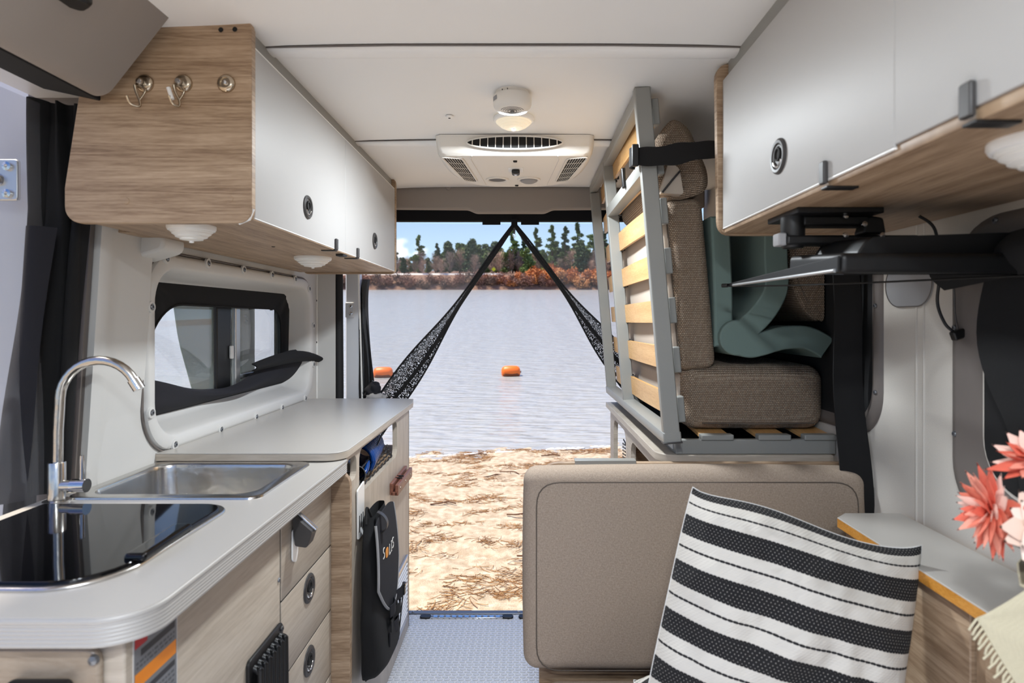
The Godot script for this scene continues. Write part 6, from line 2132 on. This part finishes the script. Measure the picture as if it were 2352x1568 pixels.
func build_right_wall_things() -> void:
	for k in 2:
		var d0: float = [1.462, 0.30][k]
		var d1: float = [2.60, 1.222][k]
		var y0: float = [1.03, 0.93][k]
		var y1: float = [1.60, 1.52][k]
		var w := structure("window_%d" % (k + 2), ["rear right window in grey moulded frame behind the stowed cushions", "near right window in wide grey moulded frame with black blind"][k])
		var wide: float = [0.03, 0.085][k]
		part(w, "window_frame", frame_loft([
			window_ring(d0, d1, y0, y1, 0.0, 0.12, 0.862), window_ring(d0, d1, y0, y1, 0.006, 0.115, 0.852),
			window_ring(d0, d1, y0, y1, 0.022, 0.11, 0.848), window_ring(d0, d1, y0, y1, wide, 0.10, 0.852 if k == 0 else 0.862), window_ring(d0, d1, y0, y1, wide + 0.03, 0.09, 0.859)]), M.pillar_grey)
		var bl := []
		part(w, "blind", prism(rounded_rect(d1 - d0 - wide * 2.0, y1 - y0 - wide * 2.0, 0.09, 8), 0.006, 0.002), M.black_cloth, Vector3(0.857, (y0 + y1) / 2, -(d0 + d1) / 2), Vector3(0, PI / 2, 0))
		for q in [[d0 + 0.018, y1 - 0.24] if k == 0 else [d1 - 0.016, 1.31], [d0 + 0.018, y0 + 0.12] if k == 0 else [d1 - 0.016, 1.10], [d0 + 0.018, y1 - 0.14] if k == 0 else [d1 - 0.12, 1.505]]:
			part(w, "frame_screw", screw_mesh(0.006), M.dark_aluminium, Vector3(0.850, q[1], -q[0]), Vector3(0, 0, PI / 2))
	var pl := thing("oval_cover", "flat grey oval cover plate on the right wall under the television", "cover plate", Vector3(0.858, 1.405, -1.365))
	part(pl, "plate", prism(rounded_rect(0.165, 0.10, 0.05, 10), 0.006, 0.002), M.piping_grey, Vector3.ZERO, Vector3(0, PI / 2, 0))
	part(pl, "rim", tube(oval_ring(0.165, 0.10), 0.0012, 5, true), M.pillar_grey, Vector3(-0.003, 0, 0))
	# hanging black strap beside the cushions
	var s := thing("hanging_strap", "broad black strap hanging beside the wall from the television down behind the sofa", "strap", Vector3.ZERO)
	part(s, "webbing", surf(6, 30, func(u: float, v: float):
		var y := lerpf(1.50, 0.82, v)
		var x := lerpf(0.792, 0.826, v) + (u - 0.5) * (0.055 + 0.02 * v)
		return Vector3(x, y, -1.52 + 0.01 * sin(v * 9.0) - 0.008 * cos(u * 3.0)), 0.004), M.strap)
	part(s, "second_layer", surf(4, 24, func(u: float, v: float):
		var y := lerpf(1.46, 0.86, v)
		return Vector3(lerpf(0.81, 0.838, v) + u * 0.035, y, -1.545 + 0.006 * sin(v * 7.0 + 1.0)), 0.004), M.black_cloth)
	# dark cloth draped over the near blind
	var c := thing("draped_cloth", "black cloth bunched on top of the near right window blind", "cloth", Vector3.ZERO)
	part(c, "bunch", surf(20, 8, func(u: float, v: float):
		var d := lerpf(0.62, 1.19, u)
		var y := 1.455 + 0.035 * sin(PI * u) * (0.4 + u * 0.2) - 0.07 * v
		return Vector3(0.815 - 0.03 * sin(PI * v) + 0.01 * sin(u * 9.0), y, -d), 0.006), M.black_cloth)
	part(c, "fall", surf(16, 20, func(u: float, v: float):
		var y := lerpf(1.41, 0.98, v)
		var near := 1.085 - 0.05 * smoothstep(0.2, 1.0, v) + 0.03 * sin(PI * clampf(v * 1.6, 0, 1))
		return Vector3(0.835 + 0.012 * sin(u * 11.0 + v * 3.0), y, -lerpf(0.55, near, u)), 0.006), M.black_cloth)


func oval_ring(w: float, h: float) -> Array:
	var o := []
	for q in rounded_rect(w, h, minf(w, h) / 2.0, 10):
		o.append(Vector3(0, q.y, -q.x))
	return o


# ------------------------------------------------------------------ desk and bouquet
func build_desk_and_flowers() -> void:
	var t := thing("side_table", "grey topped side cabinet with honey coloured edge along the right wall", "side cabinet", Vector3.ZERO)
	var po := PackedVector2Array([Vector2(0.688, 0.45), Vector2(0.846, 0.45), Vector2(0.846, 1.375), Vector2(0.72, 1.375), Vector2(0.688, 1.345)])
	part_xf(t, "edge_band", prism(po, 0.020, 0.001), M.edge_band, Transform3D(PLAN, Vector3(0, 0.878, 0)))
	part_xf(t, "table_top", prism(po, 0.003, 0.001), M.worktop, Transform3D(PLAN, Vector3(0, 0.8885, 0)))
	bx(t, "door", M.oak, Vector3(0.704, 0.02, -1.34), Vector3(0.72, 0.866, -0.965), 0.002)
	bx(t, "door", M.oak, Vector3(0.704, 0.02, -0.935), Vector3(0.72, 0.866, -0.47), 0.002)
	bx(t, "stile", M.oak_under, Vector3(0.712, 0.02, -0.963), Vector3(0.73, 0.866, -0.937), 0.001)
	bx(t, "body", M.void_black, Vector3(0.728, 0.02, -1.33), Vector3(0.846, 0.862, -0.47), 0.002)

	var b := thing("flower_bouquet", "coral and cream flowers in a burlap wrapped pot on the side cabinet", "bouquet", Vector3(0.757, 0.890, -0.76))
	part(b, "pot", lathe([Vector2(0, 0), Vector2(0.045, 0), Vector2(0.06, 0.09), Vector2(0.056, 0.09), Vector2(0.042, 0.006), Vector2(0, 0.006)], 24), M.pot_black)
	var lin := noise_bytes(256, 0.4, 77, 2)
	var bur := textured(ramp_texture(256, func(i: int, x: int, y: int):
		var th := 0.5 + 0.25 * sin(x * 1.57) + 0.25 * sin(y * 1.57)
		return c8(164, 153, 124).lerp(c8(232, 224, 198), clampf(0.55 * lin[i] / 255.0 + 0.45 * th, 0, 1))), Vector3(9, 9, 9), 0.95)
	# square of burlap gathered round the pot, one corner standing out over the table edge
	part(b, "burlap_wrap", surf(64, 14, func(u: float, v: float):
		var a: float = TAU * u
		var corner := pow(absf(cos(a * 2.0)), 3.0)
		var r := lerpf(0.052, 0.085 + 0.055 * corner, v * v)
		r += 0.006 * sin(a * 13.0) * v
		return Vector3(cos(a) * r, lerpf(0.0, 0.135 - 0.03 * corner, v) , sin(a) * r), 0.003), bur)
	# one corner of the square stands out over the table edge, its lower side fringed
	var tip := Vector3(-0.205, 0.070, 0.015)
	var hi := Vector3(-0.075, 0.170, 0.02)
	var lo := Vector3(-0.135, -0.050, 0.035)
	part(b, "burlap_corner", surf(16, 16, func(u: float, v: float):
		return tip.lerp(hi.lerp(lo, u), v) + Vector3(0.0, -0.008 * sin(v * PI), 0.012 * sin(u * PI) * v + 0.004 * sin(u * 14.0) * v), 0.003), bur)
	for i in 26:
		var q := tip.lerp(lo, i / 25.0) + Vector3(0, -0.006 * sin(PI * i / 25.0), 0)
		part(b, "fringe", tube([q, q + Vector3(-0.007, -0.006, 0.002), q + Vector3(-0.010 + 0.004 * sin(i * 3.0), -0.014, 0.0)], 0.0016, 4), bur)
	var coral := [plain(c8(236, 128, 104), 0.7), plain(c8(242, 158, 136), 0.7), plain(c8(226, 106, 84), 0.7), plain(c8(250, 206, 190), 0.7)]
	var cream := [plain(c8(240, 218, 202), 0.7), plain(c8(232, 202, 184), 0.7)]
	for m in coral + cream:
		m.backlight_enabled = true
		m.backlight = Color(0.12, 0.07, 0.06)
	bloom(b, Vector3(-0.155, 0.188, -0.03), Vector3(-1.0, 0.02, -0.12), 0.060, coral, 52, 0.45)
	bloom(b, Vector3(-0.135, 0.185, 0.035), Vector3(-0.35, 0.30, 0.9), 0.048, cream, 30, 1.0)
	bloom(b, Vector3(-0.120, 0.262, 0.0), Vector3(-0.5, 0.85, 0.1), 0.055, coral, 34, 0.6)
	bloom(b, Vector3(0.0, 0.20, 0.0), Vector3(0.3, 0.6, 0.7), 0.055, cream, 26, 1.0)
	for q in [Vector3(-0.145, 0.18, -0.03), Vector3(-0.13, 0.175, 0.028), Vector3(-0.115, 0.25, 0.0), Vector3(0.0, 0.19, 0.0)]:
		part(b, "stem", tube(spline([Vector3(0, 0.05, 0), q * Vector3(0.4, 0.6, 0.4), q], 6), 0.004, 6), plain(c8(96, 88, 52), 0.8))
	for k in 7:
		var a := k * 0.9
		var c := Vector3(-0.06 + 0.03 * cos(a), 0.15 + 0.02 * sin(a * 2.0), 0.03 * sin(a))
		part(b, "leaf", surf(4, 8, func(u: float, v: float):
			return c + Vector3(cos(a), -0.2, sin(a)) * 0.05 * v + Vector3(-sin(a), 0.15, cos(a)) * (u - 0.5) * 0.03 * sin(PI * clampf(v + 0.05, 0, 1)), 0.0012), plain(c8(84, 78, 44), 0.8))


func bloom(parent: Node3D, at: Vector3, face: Vector3, r: float, mats: Array, count: int, broad: float) -> void:
	face = face.normalized()
	var side := face.cross(Vector3.UP).normalized()
	var bas := Basis(side, face, side.cross(face))
	var rr := RandomNumberGenerator.new()
	rr.seed = count * 7 + int(r * 1e4)
	var petal := surf(4, 8, func(u: float, v: float):
		var w := (0.22 * broad + 0.08) * sin(PI * clampf(v * 0.93 + 0.07, 0, 1)) * (1.0 if v < 0.6 else 1.0 - (v - 0.6) * (1.6 - broad))
		return Vector3((u - 0.5) * 2.0 * w, 0.10 * v * v - 0.10 * pow((u - 0.5) * 2.0, 2.0) * w, v), 0.012)
	for i in count:
		var t := float(i) / count
		var a := i * 2.39996
		var up := lerpf(1.25, -0.25, sqrt(t)) + rr.randf_range(-0.1, 0.1)
		var ln := r * lerpf(0.45, 1.0, sqrt(t)) * rr.randf_range(0.85, 1.2)
		var b2 := Basis(Vector3.UP, a) * Basis(Vector3.RIGHT, -up)
		part_xf(parent, "petal", petal, mats[i % mats.size()], Transform3D(bas * b2 * Basis().scaled(Vector3.ONE * ln), at))
